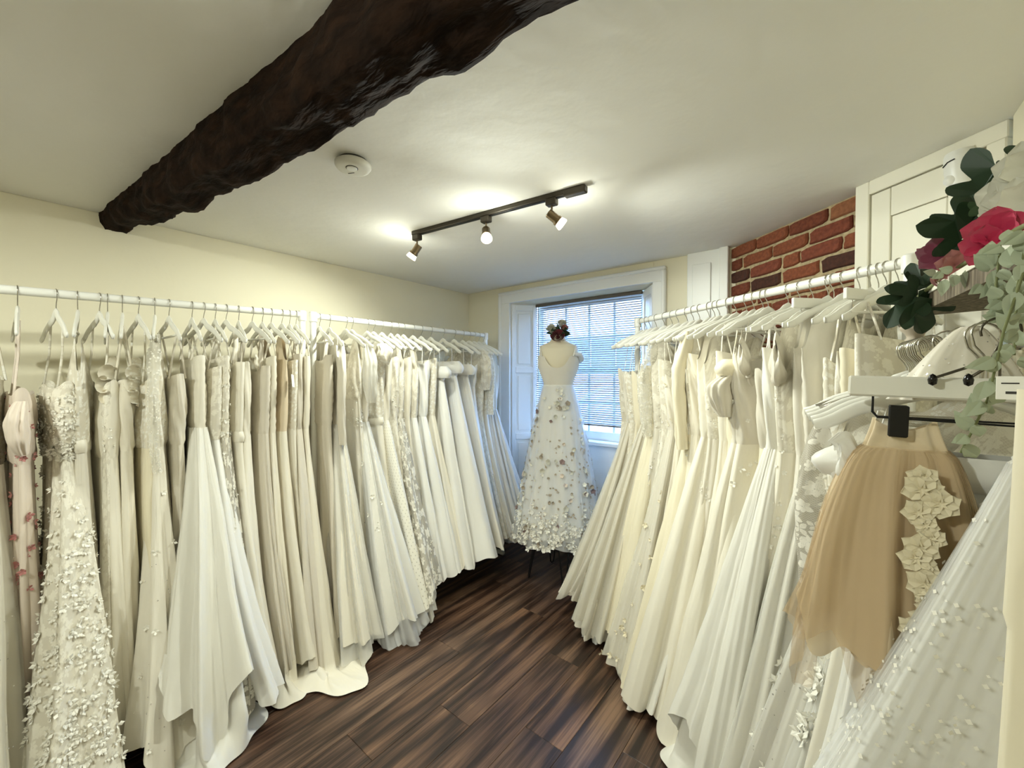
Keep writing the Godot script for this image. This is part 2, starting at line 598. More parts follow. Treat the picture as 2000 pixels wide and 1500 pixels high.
func bodice_rows(sp: Dictionary, ns: float, ph: Array, sk: Skirt) -> Array:
	var rows := []
	for r in 21:
		var v := r / 20.0
		var row := PackedVector3Array()
		for k in 73:
			var th := TAU * (k % 72) / 72.0
			var f: float = lerpf(sp.bu, sp.wu, pow(v, 1.3))
			var w: float = sp.bt * (1.05 + 0.3 * sin(PI * v * 0.8) * ph[6] / TAU)
			if sp.neck in ["vee", "sleeve", "cap"] and v < 0.5:
				w *= lerpf(0.4, 1.0, smoothstep(0.0, 0.5, v))
			w *= 1.0 + 0.3 * dent.get_noise_2d(cos(th) * 30.0 + ph[2] * 20.0, v * 22.0 + ph[3] * 20.0)
			var sn := sin(th)
			var p := Vector3(cos(th) * f, lerpf(ytop(sp, th, ns), sp.waist, v), w * signf(sn) * pow(absf(sn), 0.8))
			var style := int(ph[7])
			var rel := 0.0
			match style % 3:
				0: rel = 0.0022 * signf(sin(th * 8.0)) * pow(absf(sin(th * 8.0)), 0.4)
				1: rel = 0.003 * sin(th * 9.0 + v * 9.0 + ph[1])
				2: rel = 0.0013 * sin(v * 52.0 + 2.0 * sin(th * 2.0 + ph[1]))
			p.z += signf(sn) * rel * minf(1.0, absf(sn) * 3.0) * smoothstep(0.0, 0.12, v)
			p.x += signf(cos(th)) * rel * absf(cos(th))
			if r == 20:
				var q := sk.ring(0.0, th)
				p = Vector3(q.x, sp.waist - 0.002, q.z)
			row.append(p)
		rows.append(row)
	return rows

func scatter(rows: Array, count: int, size: float, t0: float, t1: float, flat_bits: bool) -> ArrayMesh:
	var b := Bag.new()
	var nr := rows.size() - 1
	var nc: int = rows[0].size() - 1
	for i in count:
		var r := clampi(int((t0 + (t1 - t0) * sqrt(rng.randf())) * nr), 0, nr - 1)
		var c := rng.randi_range(0, nc - 1)
		var p: Vector3 = rows[r][c]
		var q: Vector3 = rows[r][c + 1]
		var d: Vector3 = rows[r + 1][c]
		var e1 := (q - p)
		var e2 := (d - p)
		var n := e1.cross(e2).normalized()
		if n == Vector3.ZERO: continue
		if n.dot(Vector3(p.x, 0, p.z)) < 0.0: n = -n
		var o := p + e1 * rng.randf() + e2 * rng.randf() + n * 0.002
		var x := e2.normalized()
		var z := n.cross(x)
		var a0 := rng.randf() * TAU
		var s := size * rng.randf_range(0.6, 1.3)
		if flat_bits:
			var t := n.rotated(x, rng.randf_range(-0.5, 0.5))
			var u := t.cross(x).normalized() * s
			var w := x * s
			b.quad(o - u, o - w, o + u, o + w)
			continue
		var petals := rng.randi_range(3, 5)
		for k in petals:
			var a := a0 + TAU * k / petals
			var dir := x * cos(a) + z * sin(a)
			var side := n.cross(dir)
			var lift := n * rng.randf_range(0.25, 0.8) * s
			b.quad(o, o + (dir * 0.6 + side * 0.42) * s + lift * 0.4, o + dir * s + lift, o + (dir * 0.6 - side * 0.42) * s + lift * 0.4)
	return from_bag(b)

func sleeve_mesh(sp: Dictionary, sgn: float, length: float, puff: bool) -> ArrayMesh:
	var rows := []
	var y0: float = sp.top - 0.05
	for i in 17:
		var t := i / 16.0
		var c := Vector3(sgn * (0.15 + 0.05 * smoothstep(0.0, 0.35, t) - 0.02 * t), y0 + 0.015 * (1.0 - t) - length * t, 0.014 * sin(t * 3.0))
		var r := lerpf(0.046, 0.03, t) * smoothstep(-0.25, 0.22, t)
		if puff: r = 0.016 + 0.04 * pow(sin(PI * clampf(t * 0.92 + 0.04, 0.0, 1.0)), 0.6)
		var row := PackedVector3Array()
		for k in 49:
			var th := TAU * (k % 48) / 48.0
			var q := r * (1.0 + 0.42 * dent.get_noise_3d(cos(th) * 9.0 + sp.top * 90.0, t * length * 110.0, sin(th) * 9.0) + (0.11 * sin(th * 9.0) if puff else 0.05 * sin(th * 5.0)))
			row.append(c + Vector3(cos(th) * q, 0, sin(th) * q * 0.5))
		rows.append(row)
	return grid(rows, true, true)

func bow_loop(size: float, side: float) -> ArrayMesh:
	# one folded satin wing: narrow at the knot, broad, drawn to a pointed corner, with pressed creases
	var rows := []
	for r in 21:
		var t := r / 20.0
		var half := size * (0.1 + 0.42 * pow(t, 0.8)) * sqrt(maxf(0.0, 1.0 - pow(maxf(0.0, t - 0.72) / 0.28, 2.0)))
		var lift := size * 0.3 * t * t
		var row := PackedVector3Array()
		for k in 41:
			var th := TAU * (k % 40) / 40.0
			var e := cos(th)
			var crease := 0.16 * sin(e * 6.0 + t * 2.5) * (1.0 - 0.5 * t) + 0.08 * sin(e * 13.0 - t * 4.0)
			var thick := size * (0.05 + 0.09 * sin(PI * minf(1.0, t * 1.05)))
			row.append(Vector3(side * (size * (0.04 + t) + size * 0.16 * e * t), e * half + lift, (sin(th) * thick + size * 0.22 * crease * (0.3 + sin(PI * t))) * (1.0 if r < 20 else 0.2)))
		rows.append(row)
	return grid(rows, true)

func bow_knot(size: float) -> ArrayMesh:
	return lathe([[0.0, size * 0.16], [size * 0.07, size * 0.14], [size * 0.1, 0.0], [size * 0.07, -size * 0.14], [0.0, -size * 0.16]], 14)

func ruffle_mesh(length: float, wide: float, waves: int) -> ArrayMesh:
	var rows := []
	for r in 5:
		var v := r / 4.0
		var row := PackedVector3Array()
		for k in 41:
			var t := k / 40.0
			var w := wide * (0.35 + 0.65 * sin(PI * t))
			row.append(Vector3(v * w, -t * length + 0.25 * v * w * cos(t * TAU * waves), 0.02 * v * sin(t * TAU * waves)))
		rows.append(row)
	return grid(rows)

func dress(called: String, label: String, group: String, where: Vector3, basis_: Basis, ns: float, over: Dictionary) -> Node3D:
	var sp: Dictionary = BASE.duplicate()
	sp.merge(over, true)
	var d := thing(called, label, "dress", where, group)
	d.basis = basis_ * Basis(Vector3(1, 0, 0), 0.0)
	var ph := []
	for i in 8: ph.append(rng.randf() * TAU)
	if sp.get("keep", false): d.set_meta("folds", ph)
	var skirt_mat: Material = M[sp.fab]
	var bod_mat: Material = M[sp.bod] if sp.bod else skirt_mat
	var sk := Skirt.new()
	sk.sp = sp
	sk.ns = ns
	sk.ph = ph
	sk.waist = sp.waist
	sk.hem = sp.hem
	sk.noise = crease
	var wide: bool = sp.tf > 0.08
	var around := 144 if wide or sp.fine > 0.0 or sp.over else 96
	var rows := skirt_rows(sk, around, 32, sp.train)
	put("skirt", grid(rows, true), skirt_mat, d)
	var outer := rows
	var brows := bodice_rows(sp, ns, ph, sk)
	put("bodice", grid(brows, true), bod_mat, d)
	if sp.over:
		var s2 := Skirt.new()
		s2.sp = sp.duplicate()
		s2.sp.hw = sp.hw * 1.4 + 0.008
		s2.ns = ns
		s2.ph = ph.duplicate()
		s2.ph[4] += 2.0
		s2.waist = sp.waist + 0.004
		s2.hem = sp.hem + sp.ohem
		s2.grow = 0.017
		s2.noise = crease
		s2.sp.fine = maxf(sp.fine, 0.0035)
		outer = skirt_rows(s2, 176, 32)
		put("overskirt", grid(outer, true), M[sp.over], d)
	if sp.under:
		var s3 := Skirt.new()
		s3.sp = sp.duplicate()
		s3.sp.n = sp.n + 4
		s3.sp.hw = 0.03
		s3.ns = ns
		s3.ph = ph.duplicate()
		s3.ph[4] += 1.0
		s3.waist = sp.waist - 0.3
		s3.hem = sp.uhem
		s3.grow = -0.012
		put("petticoat", grid(skirt_rows(s3, around, 14), true), M[sp.under], d)
	# what it hangs by
	var arm: float = sp.ry - 0.118
	match sp.neck:
		"strapless", "square":
			for g in [-1.0, 1.0]:
				var x: float = g * 0.12
				var p := PackedVector3Array([Vector3(x * 0.8, arm, 0), Vector3(x * 0.9, (arm + sp.top) * 0.5, 0.004), Vector3(x, sp.top - 0.02, sp.bt * 0.6)])
				put("hanger_loop", tube(p, 0.0035 if sp.neck == "strapless" else 0.012, 6, 0.35), bod_mat, d)
		"strap":
			for g in [-1.0, 1.0]:
				for z in [-1.0, 1.0]:
					var p2 := PackedVector3Array([Vector3(g * 0.13, arm - 0.006, 0), Vector3(g * 0.125, (arm + sp.top) * 0.5, z * sp.bt * 0.5), Vector3(g * 0.115, sp.top - 0.012, z * sp.bt)])
					put("strap", tube(p2, 0.004, 6, 0.5), bod_mat, d)
	if sp.sleeve > 0.0:
		var sm: Material = M[sp.sfab] if sp.sfab else bod_mat
		for g in [1.0, -1.0]:
			var s := put("sleeve", sleeve_mesh(sp, g, sp.sleeve, sp.sleeve < 0.36), sm, d)
			for k in sp.buttons:
				put("button", lathe([[0.0, 0.003], [0.004, 0.002], [0.004, -0.002], [0.0, -0.003]], 8), M.pearl, s, Vector3(g * 0.168 + 0.04, sp.top - sp.sleeve * (0.55 + 0.08 * k), 0.0), Vector3(0, 0, PI / 2))
	if sp.belt:
		var wr := []
		for r in 5:
			var row := PackedVector3Array()
			var bulge := 1.0 + 0.05 * sin(PI * r / 4.0)
			for k in 41:
				var q := sk.ring(0.0, TAU * (k % 40) / 40.0)
				row.append(Vector3(q.x * bulge * 1.03, sp.waist + 0.025 - 0.0125 * r, q.z * bulge * 1.12))
			wr.append(row)
		put("belt", grid(wr, true), M[sp.belt], d)
	if sp.cuff > 0.0:
		var cr := []
		for r in 7:
			var v := r / 6.0
			var row := PackedVector3Array()
			for k in 41:
				var th := TAU * (k % 40) / 40.0
				var sn := sin(th)
				var o := 1.06 + 0.16 * sin(PI * v) + 0.14 * v
				row.append(Vector3(cos(th) * sp.bu * o, sp.top + 0.012 - sp.cuff * v, (sp.bt * 1.2 + 0.016 * sin(PI * v) + 0.008 * v) * signf(sn) * pow(absf(sn), 0.7)))
			cr.append(row)
		put("folded_cuff", grid(cr, true), bod_mat, d)
	if sp.bow > 0.0:
		var bow := put("bow_knot", bow_knot(sp.bow), bod_mat, d, Vector3(sp.bu * 0.7, sp.top - 0.05, ns * (sp.bt + 0.03)), Vector3(0.0, -ns * 0.5, 0.6))
		for g in [-1.0, 1.0]:
			put("bow_loop", bow_loop(sp.bow, g), bod_mat, bow)
	if sp.ruffle:
		put("ruffle", ruffle_mesh(0.2, 0.085, 4), bod_mat, d, Vector3(sp.bu * 0.55, sp.top + 0.09, ns * 0.012), Vector3(0, -ns * 0.6, 0.15))
	if sp.petals > 0:
		var pm := put("petal_applique", scatter(outer, sp.petals, sp.psize, sp.pt0, sp.pt1, false), M[sp.pmat], d)
		pm.set_meta("kind", "stuff")
		var pb := put("bodice_applique", scatter(brows, int(sp.petals * 0.35), sp.psize * 0.8, 0.0, 1.0, false), M[sp.pmat], d)
		pb.set_meta("kind", "stuff")
	if sp.beads > 0:
		var bd := put("beading", scatter(outer, sp.beads, 0.0026, 0.0, 1.0, true), M.bead, d)
		bd.set_meta("kind", "stuff")
		var bb := put("bodice_beading", scatter(brows, int(sp.beads * 0.3), 0.0024, 0.0, 1.0, true), M.bead, d)
		bb.set_meta("kind", "stuff")
	if sp.tag:
		var tg := put("price_tag", box(0.04, 0.065, 0.0012, 0.0004), M.card, d, Vector3(sp.bu + 0.02, sp.top - 0.1, ns * 0.03), Vector3(0.1, -ns * 0.7, 0.12))
		put("tag_string", rod(Vector3(0, 0.032, 0), Vector3(-0.02, 0.09, 0), 0.0008, 5), M.card, tg)
	return d

# ---------------------------------------------------------------- camera, sky, exposure
func camera_and_sky() -> void:
	var cam := Camera3D.new()
	cam.name = "camera"
	cam.fov = rad_to_deg(2.0 * atan(750.0 / 800.0))
	cam.near = 0.02
	cam.far = 100.0
	add_child(cam)
	cam.position = Vector3(0, 1.5, 0)
	cam.rotation = Vector3(-atan(15.0 / 800.0), deg_to_rad(38.9), 0)
	cam.current = true
	var e := Environment.new()
	e.tonemap_mode = Environment.TONE_MAPPER_LINEAR
	e.tonemap_exposure = 1.06
	e.background_mode = Environment.BG_SKY
	var sm := ProceduralSkyMaterial.new()
	sm.sky_top_color = Color8(124, 172, 236)
	sm.sky_horizon_color = Color8(176, 208, 248)
	sm.ground_bottom_color = Color8(170, 172, 172)
	sm.ground_horizon_color = Color8(200, 208, 214)
	sm.sky_energy_multiplier = 4.2
	sm.ground_energy_multiplier = 2.6
	var sky := Sky.new()
	sky.sky_material = sm
	e.sky = sky
	e.ambient_light_source = Environment.AMBIENT_SOURCE_SKY
	e.sdfgi_enabled = true
	e.ssao_enabled = true
	e.ssil_enabled = true
	var we := WorldEnvironment.new()
	we.name = "sky"
	we.environment = e
	add_child(we)

# ---------------------------------------------------------------- the room
func plan(called: String, poly: Array, y0: float, y1: float, mat: Material, parent: Node) -> MeshInstance3D:
	var p := PackedVector2Array()
	for q in poly: p.append(Vector2(q[0], q[1]))
	return put(called, prism(p, y1 - y0), mat, parent, Vector3(0, (y0 + y1) * 0.5, 0), Vector3(-PI / 2, 0, 0))

func room() -> void:
	# floor: dark boards laid along the left wall on a subfloor
	var fl := slab("floor", at(-3.0, -0.14, -2.1), at(0.6, -0.011, 3.2), M.groove, self, 0.001)
	fl.set_meta("kind", "structure")
	var wide := 0.186
	var lengths := [1.21]
	var meshes := []
	for k in 3: meshes.append(plank_mesh(wide - 0.0012, 1.21 - 0.0012, k))
	var i := 0
	var a := -2.9
	while a < 0.45:
		var b: float = -2.0 - [0.1, 0.75, 0.4, 1.0, 0.25, 0.6][i % 6]
		while b < 3.1:
			var mat: Material = M.plank[rng.randi() % 6]
			var o := put("floorboard", meshes[rng.randi() % 3], mat, fl, at(a + wide * 0.5, -0.006, b + 0.605) - fl.position)
			if rng.randf() < 0.5: o.rotation.y = PI
			b += 1.21
		a += wide
		i += 1
	var c := slab("ceiling", at(-3.0, CEIL, -2.1), at(0.75, CEIL + 0.14, 3.2), M.ceiling, self)
	c.set_meta("kind", "structure")
	var wl := slab("wall_left", at(LEFT - 0.15, 0, -2.1), at(LEFT, CEIL, 3.2), M.wall, self)
	wl.set_meta("kind", "structure")
	var wb := slab("wall_behind", at(LEFT, 0, -2.1), at(RIGHT + 0.15, CEIL, -1.95), M.wall, self)
	wb.set_meta("kind", "structure")
	var wr := slab("wall_right", at(RIGHT, 0, -1.95), at(RIGHT + 0.15, CEIL, 1.955), M.wall, self)
	wr.set_meta("kind", "structure")
	var back := Node3D.new()
	back.name = "wall_back"
	add_child(back)
	back.set_meta("kind", "structure")
	slab("masonry", at(LEFT, 0, BACK), at(-2.306, CEIL, BACK + 0.33), M.wall, back)
	slab("masonry", at(-1.03, 0, BACK), at(0.72, CEIL, BACK + 0.33), M.wall, back)
	slab("masonry", at(-2.306, 2.15, BACK), at(-1.03, CEIL, BACK + 0.33), M.wall, back)
	# cupboard door on the back wall, beside the brick
	var d2 := Node3D.new()
	d2.name = "door_2"
	add_child(d2)
	d2.set_meta("kind", "structure")
	d2.set_meta("label", "narrow white painted cupboard door between the window and the brick")
	slab("frame", at(-0.80, 0, BACK - 0.03), at(-0.555, CEIL, BACK), M.gloss_white, d2, 0.003)
	slab("leaf", at(-0.765, 0.03, BACK - 0.042), at(-0.655, 2.22, BACK - 0.028), M.gloss_white, d2, 0.003)
	slab("edge_strip", at(-0.605, 0, BACK - 0.05), at(-0.555, CEIL, BACK - 0.02), M.gloss_white, d2, 0.004)
	brick_corner()
	beam()

func plank_mesh(w: float, l: float, k: int) -> ArrayMesh:
	var b := Bag.new()
	var h := Vector3(w * 0.5, 0.006, l * 0.5)
	var r := 0.0012
	var t := [Vector3(-h.x + r, h.y, -h.z + r), Vector3(h.x - r, h.y, -h.z + r), Vector3(h.x - r, h.y, h.z - r), Vector3(-h.x + r, h.y, h.z - r)]
	var s := [Vector3(-h.x, h.y - r, -h.z), Vector3(h.x, h.y - r, -h.z), Vector3(h.x, h.y - r, h.z), Vector3(-h.x, h.y - r, h.z)]
	var g := [Vector3(-h.x, -h.y, -h.z), Vector3(h.x, -h.y, -h.z), Vector3(h.x, -h.y, h.z), Vector3(-h.x, -h.y, h.z)]
	quad_out(b, t.duplicate(), Vector3.UP)
	for i in 4:
		var j := (i + 1) % 4
		var out: Vector3 = (s[i] + s[j]) * Vector3(1, 0, 1)
		quad_out(b, [t[i], t[j], s[j], s[i]], out + Vector3.UP * 0.2)
		quad_out(b, [s[i], s[j], g[j], g[i]], out)
	for i in b.v.size():
		b.uv[i] = Vector2(b.v[i].x + 0.23 * k, b.v[i].z + 0.61 * k)
	return from_bag(b)

func brick_corner() -> void:
	var w := Node3D.new()
	w.name = "wall_corner"
	add_child(w)
	w.set_meta("kind", "structure")
	w.set_meta("label", "exposed red brick patch between two white cupboard doors")
	w.transform = Transform3D(Basis(Vector3(0.759, 0, 0.652), Vector3.UP, Vector3(-0.652, 0, 0.759)), at(-0.58, 0, 2.81))
	slab("mortar", Vector3(-0.06, 0, -0.25), Vector3(0.84, CEIL, -0.066), M.mortar, w)
	var halves := []
	for k in 4: halves.append(brick_mesh(0.208, 0.064, k))
	var heads := []
	for k in 2: heads.append(brick_mesh(0.098, 0.064, 7 + k))
	var y := CEIL - 0.008 - 0.032
	var row := 0
	while y > 0.95:
		var x: float = -0.02 - [0.0, 0.11, 0.05, 0.16][row % 4]
		var n := 0
		while x < 0.8:
			var header := (row * 3 + n * 5) % 7 == 2
			var l := 0.098 if header else 0.208
			var cut := x + l > 0.83
			if cut: l = 0.826 - x
			if l < 0.035: break
			var mat: Material = M.brick[[0, 1, 4, 3, 2, 0, 1, 4, 0, 3, 1, 2][(row * 5 + n * 3 + rng.randi() % 3) % 12]]
			if x + l > 0.02:
				put("brick", brick_mesh(l, 0.064, 20 + row) if cut else (heads[n % 2] if header else halves[rng.randi() % 4]), mat, w, Vector3(x + l * 0.5, y, -0.06 + rng.randf_range(-0.003, 0.003)), Vector3(rng.randf_range(-0.02, 0.02), 0, rng.randf_range(-0.012, 0.012)))
			if cut: break
			x += l + rng.randf_range(0.011, 0.018)
			n += 1
		y -= 0.0775
		row += 1
	# cream cupboard door filling the rest of the corner
	var d := Node3D.new()
	d.name = "door_1"
	add_child(d)
	d.set_meta("kind", "structure")
	d.set_meta("label", "cream panelled cupboard door to the right of the brick")
	d.transform = w.transform
	slab("backing", Vector3(0.815, 0, -0.2), Vector3(1.33, CEIL, -0.02), M.paint_cream, d)
	slab("frame_post", Vector3(0.812, 0, -0.04), Vector3(0.868, CEIL, 0.006), M.paint_cream, d, 0.003)
	slab("frame_head", Vector3(0.868, CEIL - 0.055, -0.04), Vector3(1.285, CEIL, 0.006), M.paint_cream, d, 0.003)
	slab("frame_post", Vector3(1.235, 0, -0.04), Vector3(1.285, CEIL - 0.055, 0.012), M.paint_cream, d, 0.004)
	slab("stile", Vector3(0.874, 0.02, -0.03), Vector3(0.945, CEIL - 0.06, 0.0), M.paint_cream, d, 0.002)
	slab("stile", Vector3(1.13, 0.02, -0.03), Vector3(1.228, CEIL - 0.06, 0.0), M.paint_cream, d, 0.002)
	slab("rail", Vector3(0.947, CEIL - 0.17, -0.03), Vector3(1.128, CEIL - 0.06, 0.0), M.paint_cream, d, 0.002)
	slab("rail", Vector3(0.947, 1.0, -0.03), Vector3(1.128, 1.12, 0.0), M.paint_cream, d, 0.002)
	slab("panel", Vector3(0.949, 1.122, -0.03), Vector3(1.126, CEIL - 0.172, -0.004), M.paint_cream, d, 0.003)
	slab("panel", Vector3(0.949, 0.02, -0.03), Vector3(1.126, 0.998, -0.004), M.paint_cream, d, 0.003)
	# movement sensor in the corner
	var s := thing("motion_sensor", "small white motion sensor high on the cream cupboard door", "sensor", w.transform * Vector3(1.165, 2.2, 0.0))
	s.basis = w.basis
	var rows := []
	for r in 13:
		var v := r / 12.0
		var row2 := PackedVector3Array()
		for k in 13:
			var th := PI * k / 12.0
			var rr := 0.042 * (1.0 - 0.25 * pow(v, 3.0)) * (0.92 if r == 0 or r == 12 else 1.0)
			row2.append(Vector3(-cos(th) * rr, 0.06 - 0.12 * v, 0.002 + sin(th) * rr * (0.95 - 0.2 * v)))
		rows.append(row2)
	put("body", grid(rows, false, true), M.gloss_white, s)
	put("lens_slit", tube(PackedVector3Array([Vector3(-0.03, 0.02, 0.031), Vector3(-0.012, 0.028, 0.039), Vector3(0.008, 0.03, 0.041)]), 0.0022, 6), M.black_gloss, s)
	put("lens", lathe([[0.0, 0.008], [0.012, 0.006], [0.018, 0.0]], 16), M.gloss_white, s, Vector3(-0.012, -0.03, 0.03), Vector3(PI / 2, 0, 0))

func brick_mesh(l: float, h: float, k: int) -> ArrayMesh:
	# worn brick: uneven outline, rounded arrises
	var r := RandomNumberGenerator.new()
	r.seed = 100 + k
	var out := PackedVector2Array()
	var pts := 14
	for i in pts:
		var t := float(i) / pts * 4.0
		var side := int(t)
		var f := t - side
		var p: Vector2
		match side:
			0: p = Vector2(lerpf(-1, 1, f), -1)
			1: p = Vector2(1, lerpf(-1, 1, f))
			2: p = Vector2(lerpf(1, -1, f), 1)
			_: p = Vector2(-1, lerpf(1, -1, f))
		out.append(Vector2(p.x * l * 0.5 + r.randf_range(-0.003, 0.003), p.y * h * 0.5 + r.randf_range(-0.0028, 0.0028)))
	var b := Bag.new()
	var c := Vector3(0, 0, 0.008)
	for i in pts:
		var p := out[i]
		var q := out[(i + 1) % pts]
		var pi := Vector3(p.x * 0.94, p.y * 0.86, 0.008 + r.randf_range(-0.001, 0.001))
		var qi := Vector3(q.x * 0.94, q.y * 0.86, 0.008)
		pi.z = 0.008
		quad_out(b, [c, pi, qi], Vector3(0, 0, 1))
		quad_out(b, [pi, qi, Vector3(q.x, q.y, 0.0), Vector3(p.x, p.y, 0.0)], Vector3(p.x, p.y, 0.02))
		quad_out(b, [Vector3(p.x, p.y, 0.0), Vector3(q.x, q.y, 0.0), Vector3(q.x, q.y, -0.03), Vector3(p.x, p.y, -0.03)], Vector3(p.x, p.y, 0.0))
	return from_bag(b)

func beam() -> void:
	var n := FastNoiseLite.new()
	n.seed = 17
	n.frequency = 3.0
	n.fractal_octaves = 3
	var rows := []
	for i in 121:
		var a := -2.85 + 3.27 * i / 120.0
		var t := (a + 2.84) / 3.26
		var bn := 0.303 + 0.0765 * (a + 2.84)
		var bf := 0.42 + 0.125 * (a + 2.84) - 0.006 * (a + 2.84) * (a + 2.84) * 1.6
		var drop := lerpf(0.075, 0.135, smoothstep(0.0, 0.3, t))
		var row := PackedVector3Array()
		var sec := []
		for k in 5: sec.append(Vector2(bn, CEIL + 0.01 - (drop - 0.02) * k / 4.0))
		for k in 9: sec.append(Vector2(lerpf(bn + 0.02, bf - 0.02, k / 8.0), CEIL - drop))
		for k in 5: sec.append(Vector2(bf, CEIL - drop + 0.025 + (drop - 0.02) * k / 4.0))
		for k in sec.size():
			var p: Vector2 = sec[k]
			var m := Vector2(0.5 * (bn + bf), CEIL - drop * 0.4)
			var q := n.get_noise_3d(a * 1.2, p.x * 2.0, p.y * 2.0) * 0.022 + n.get_noise_3d(a * 4.0, p.x * 4.0 + 9.0, p.y * 4.0) * 0.01
			var dir := (p - m).normalized()
			if p.y > CEIL - 0.005: dir.y = 0.0
			p += dir * q
			row.append(at(a, p.y, p.x))
		rows.append(row)
	var o := put("ceiling_beam", grid(rows), M.beam, self)
	tag(o, "dark rough-hewn timber beam crossing the ceiling", "beam")

# ---------------------------------------------------------------- window, blind, street
func window() -> void:
	var w := Node3D.new()
	w.name = "window_1"
	add_child(w)
	w.set_meta("kind", "structure")
	w.set_meta("label", "white sash window in a deep panelled recess with a wide moulded casing")
	# casing
	for c in [[-2.414, -2.306], [-1.03, -0.952]]:
		slab("casing", at(c[0], 0, BACK - 0.028), at(c[1], 2.15, BACK), M.gloss_white, w, 0.004)
	slab("casing", at(-2.414, 2.15, BACK - 0.028), at(-0.952, 2.235, BACK), M.gloss_white, w, 0.004)
	slab("casing_moulding", at(-2.428, 0, BACK - 0.044), at(-2.4, 2.225, BACK), M.gloss_white, w, 0.008)
	slab("casing_moulding", at(-0.966, 0, BACK - 0.044), at(-0.938, 2.225, BACK), M.gloss_white, w, 0.008)
	slab("casing_moulding", at(-2.428, 2.225, BACK - 0.044), at(-0.938, 2.25, BACK), M.gloss_white, w, 0.008)
	# splayed shutter cases
	plan("shutter_case", [[-2.306, BACK], [-2.165, BACK + 0.2], [-2.306, BACK + 0.2]], 0, 2.15, M.gloss_white, w)
	plan("shutter_case", [[-1.03, BACK], [-1.175, BACK + 0.2], [-1.03, BACK + 0.2]], 0, 2.15, M.gloss_white, w)
	for s in [[-2.306, -2.165, 1.0], [-1.03, -1.175, -1.0]]:
		var p: Vector3 = at(s[0], 0, BACK)
		var q: Vector3 = at(s[1], 0, BACK + 0.2)
		var sh := Node3D.new()
		sh.name = "shutter"
		w.add_child(sh, true)
		var x := (q - p).normalized()
		sh.transform = Transform3D(Basis(x, Vector3.UP, x.cross(Vector3.UP)), p)
		var out: float = 1.0 if (x.cross(Vector3.UP)).x * s[2] > 0.0 else -1.0
		var l := p.distance_to(q)
		for u in [[0.004, 0.04], [l - 0.045, l - 0.004]]:
			slab("stile", Vector3(u[0], 0.1, 0), Vector3(u[1], 2.14, out * 0.012), M.gloss_white, sh, 0.003)
		for v in [[2.085, 2.14], [1.53, 1.585], [0.93, 0.99], [0.1, 0.2]]:
			slab("rail", Vector3(0.04, v[0], 0), Vector3(l - 0.045, v[1], out * 0.012), M.gloss_white, sh, 0.003)
		for v in [[1.61, 2.06], [1.015, 1.505], [0.225, 0.905]]:
			slab("raised_panel", Vector3(0.062, v[0], 0), Vector3(l - 0.067, v[1], out * 0.008), M.gloss_white, sh, 0.004)
	# apron, sill, skirting
	slab("apron", at(-2.18, 0, BACK + 0.17), at(-1.16, 0.94, BACK + 0.3), M.gloss_white, w)
	slab("sill", at(-2.18, 0.94, BACK + 0.13), at(-1.16, 0.97, BACK + 0.3), M.gloss_white, w, 0.006)
	slab("skirting", at(-2.2, 0, BACK + 0.15), at(-1.14, 0.12, BACK + 0.17), M.gloss_white, w, 0.005)
	# sashes: four panes across, four high
	var g0 := -2.165
	var g1 := -1.175
	var zf := BACK + 0.27
	slab("frame_jamb", at(g0 - 0.02, 0.97, zf - 0.03), at(g0 + 0.04, 2.15, zf + 0.03), M.gloss_white, w)
	slab("frame_jamb", at(g1 - 0.04, 0.97, zf - 0.03), at(g1 + 0.02, 2.15, zf + 0.03), M.gloss_white, w)
	slab("frame_head", at(g0 + 0.04, 2.10, zf - 0.03), at(g1 - 0.04, 2.15, zf + 0.03), M.gloss_white, w)
	slab("bottom_rail", at(g0 + 0.04, 0.97, zf - 0.02), at(g1 - 0.04, 1.04, zf + 0.02), M.gloss_white, w)
	slab("meeting_rail", at(g0 + 0.04, 1.53, zf - 0.025), at(g1 - 0.04, 1.57, zf + 0.02), M.gloss_white, w)
	for y in [1.285, 1.83]:
		slab("glazing_bar", at(g0 + 0.04, y - 0.01, zf - 0.012), at(g1 - 0.04, y + 0.01, zf + 0.012), M.gloss_white, w)
	for k in [1, 2, 3]:
		var a := lerpf(g0 + 0.04, g1 - 0.04, k / 4.0)
		slab("glazing_bar", at(a - 0.01, 1.04, zf - 0.011), at(a + 0.01, 2.10, zf + 0.011), M.gloss_white, w)
	var ys := [1.04, 1.285, 1.55, 1.83, 2.10]
	for r in 4:
		for k in 4:
			var a0 := lerpf(g0 + 0.04, g1 - 0.04, k / 4.0)
			var a1 := lerpf(g0 + 0.04, g1 - 0.04, (k + 1) / 4.0)
			slab("pane", at(a0, ys[r], zf - 0.0015), at(a1, ys[r + 1], zf + 0.0015), M.glass, w, 0.0002)
	# venetian blind
	var bl := thing("venetian_blind", "white venetian blind half open in the window recess", "blind", at(-1.67, 1.1, BACK + 0.18))
	slab("headrail", Vector3(-0.49, 1.02, -0.014), Vector3(0.49, 1.046, 0.014), M.slat_dark, bl, 0.003)
	var sl := slat_mesh(0.97, 0.024)
	for i in 57:
		put("slat", sl, M.slat, bl, Vector3(0, 0.018 + i * 0.0176, 0), Vector3(0.55, 0, 0))
	slab("bottom_rail", Vector3(-0.487, -0.004, -0.011), Vector3(0.487, 0.008, 0.011), M.slat_dark, bl, 0.003)
	for x in [-0.4, 0.0, 0.4]:
		for z in [-0.0125, 0.0125]:
			put("ladder_cord", rod(Vector3(x, 0.0, z), Vector3(x, 1.02, z), 0.0008, 5), M.cord, bl)
	put("wand", rod(Vector3(-0.455, 0.35, 0.022), Vector3(-0.455, 1.02, 0.016), 0.003, 8), M.slat_dark, bl)
	# the street outside
	var h := thing("house_across_street", "pale brick house front seen through the window blind", "building", at(-1.0, -0.6, 9.5))
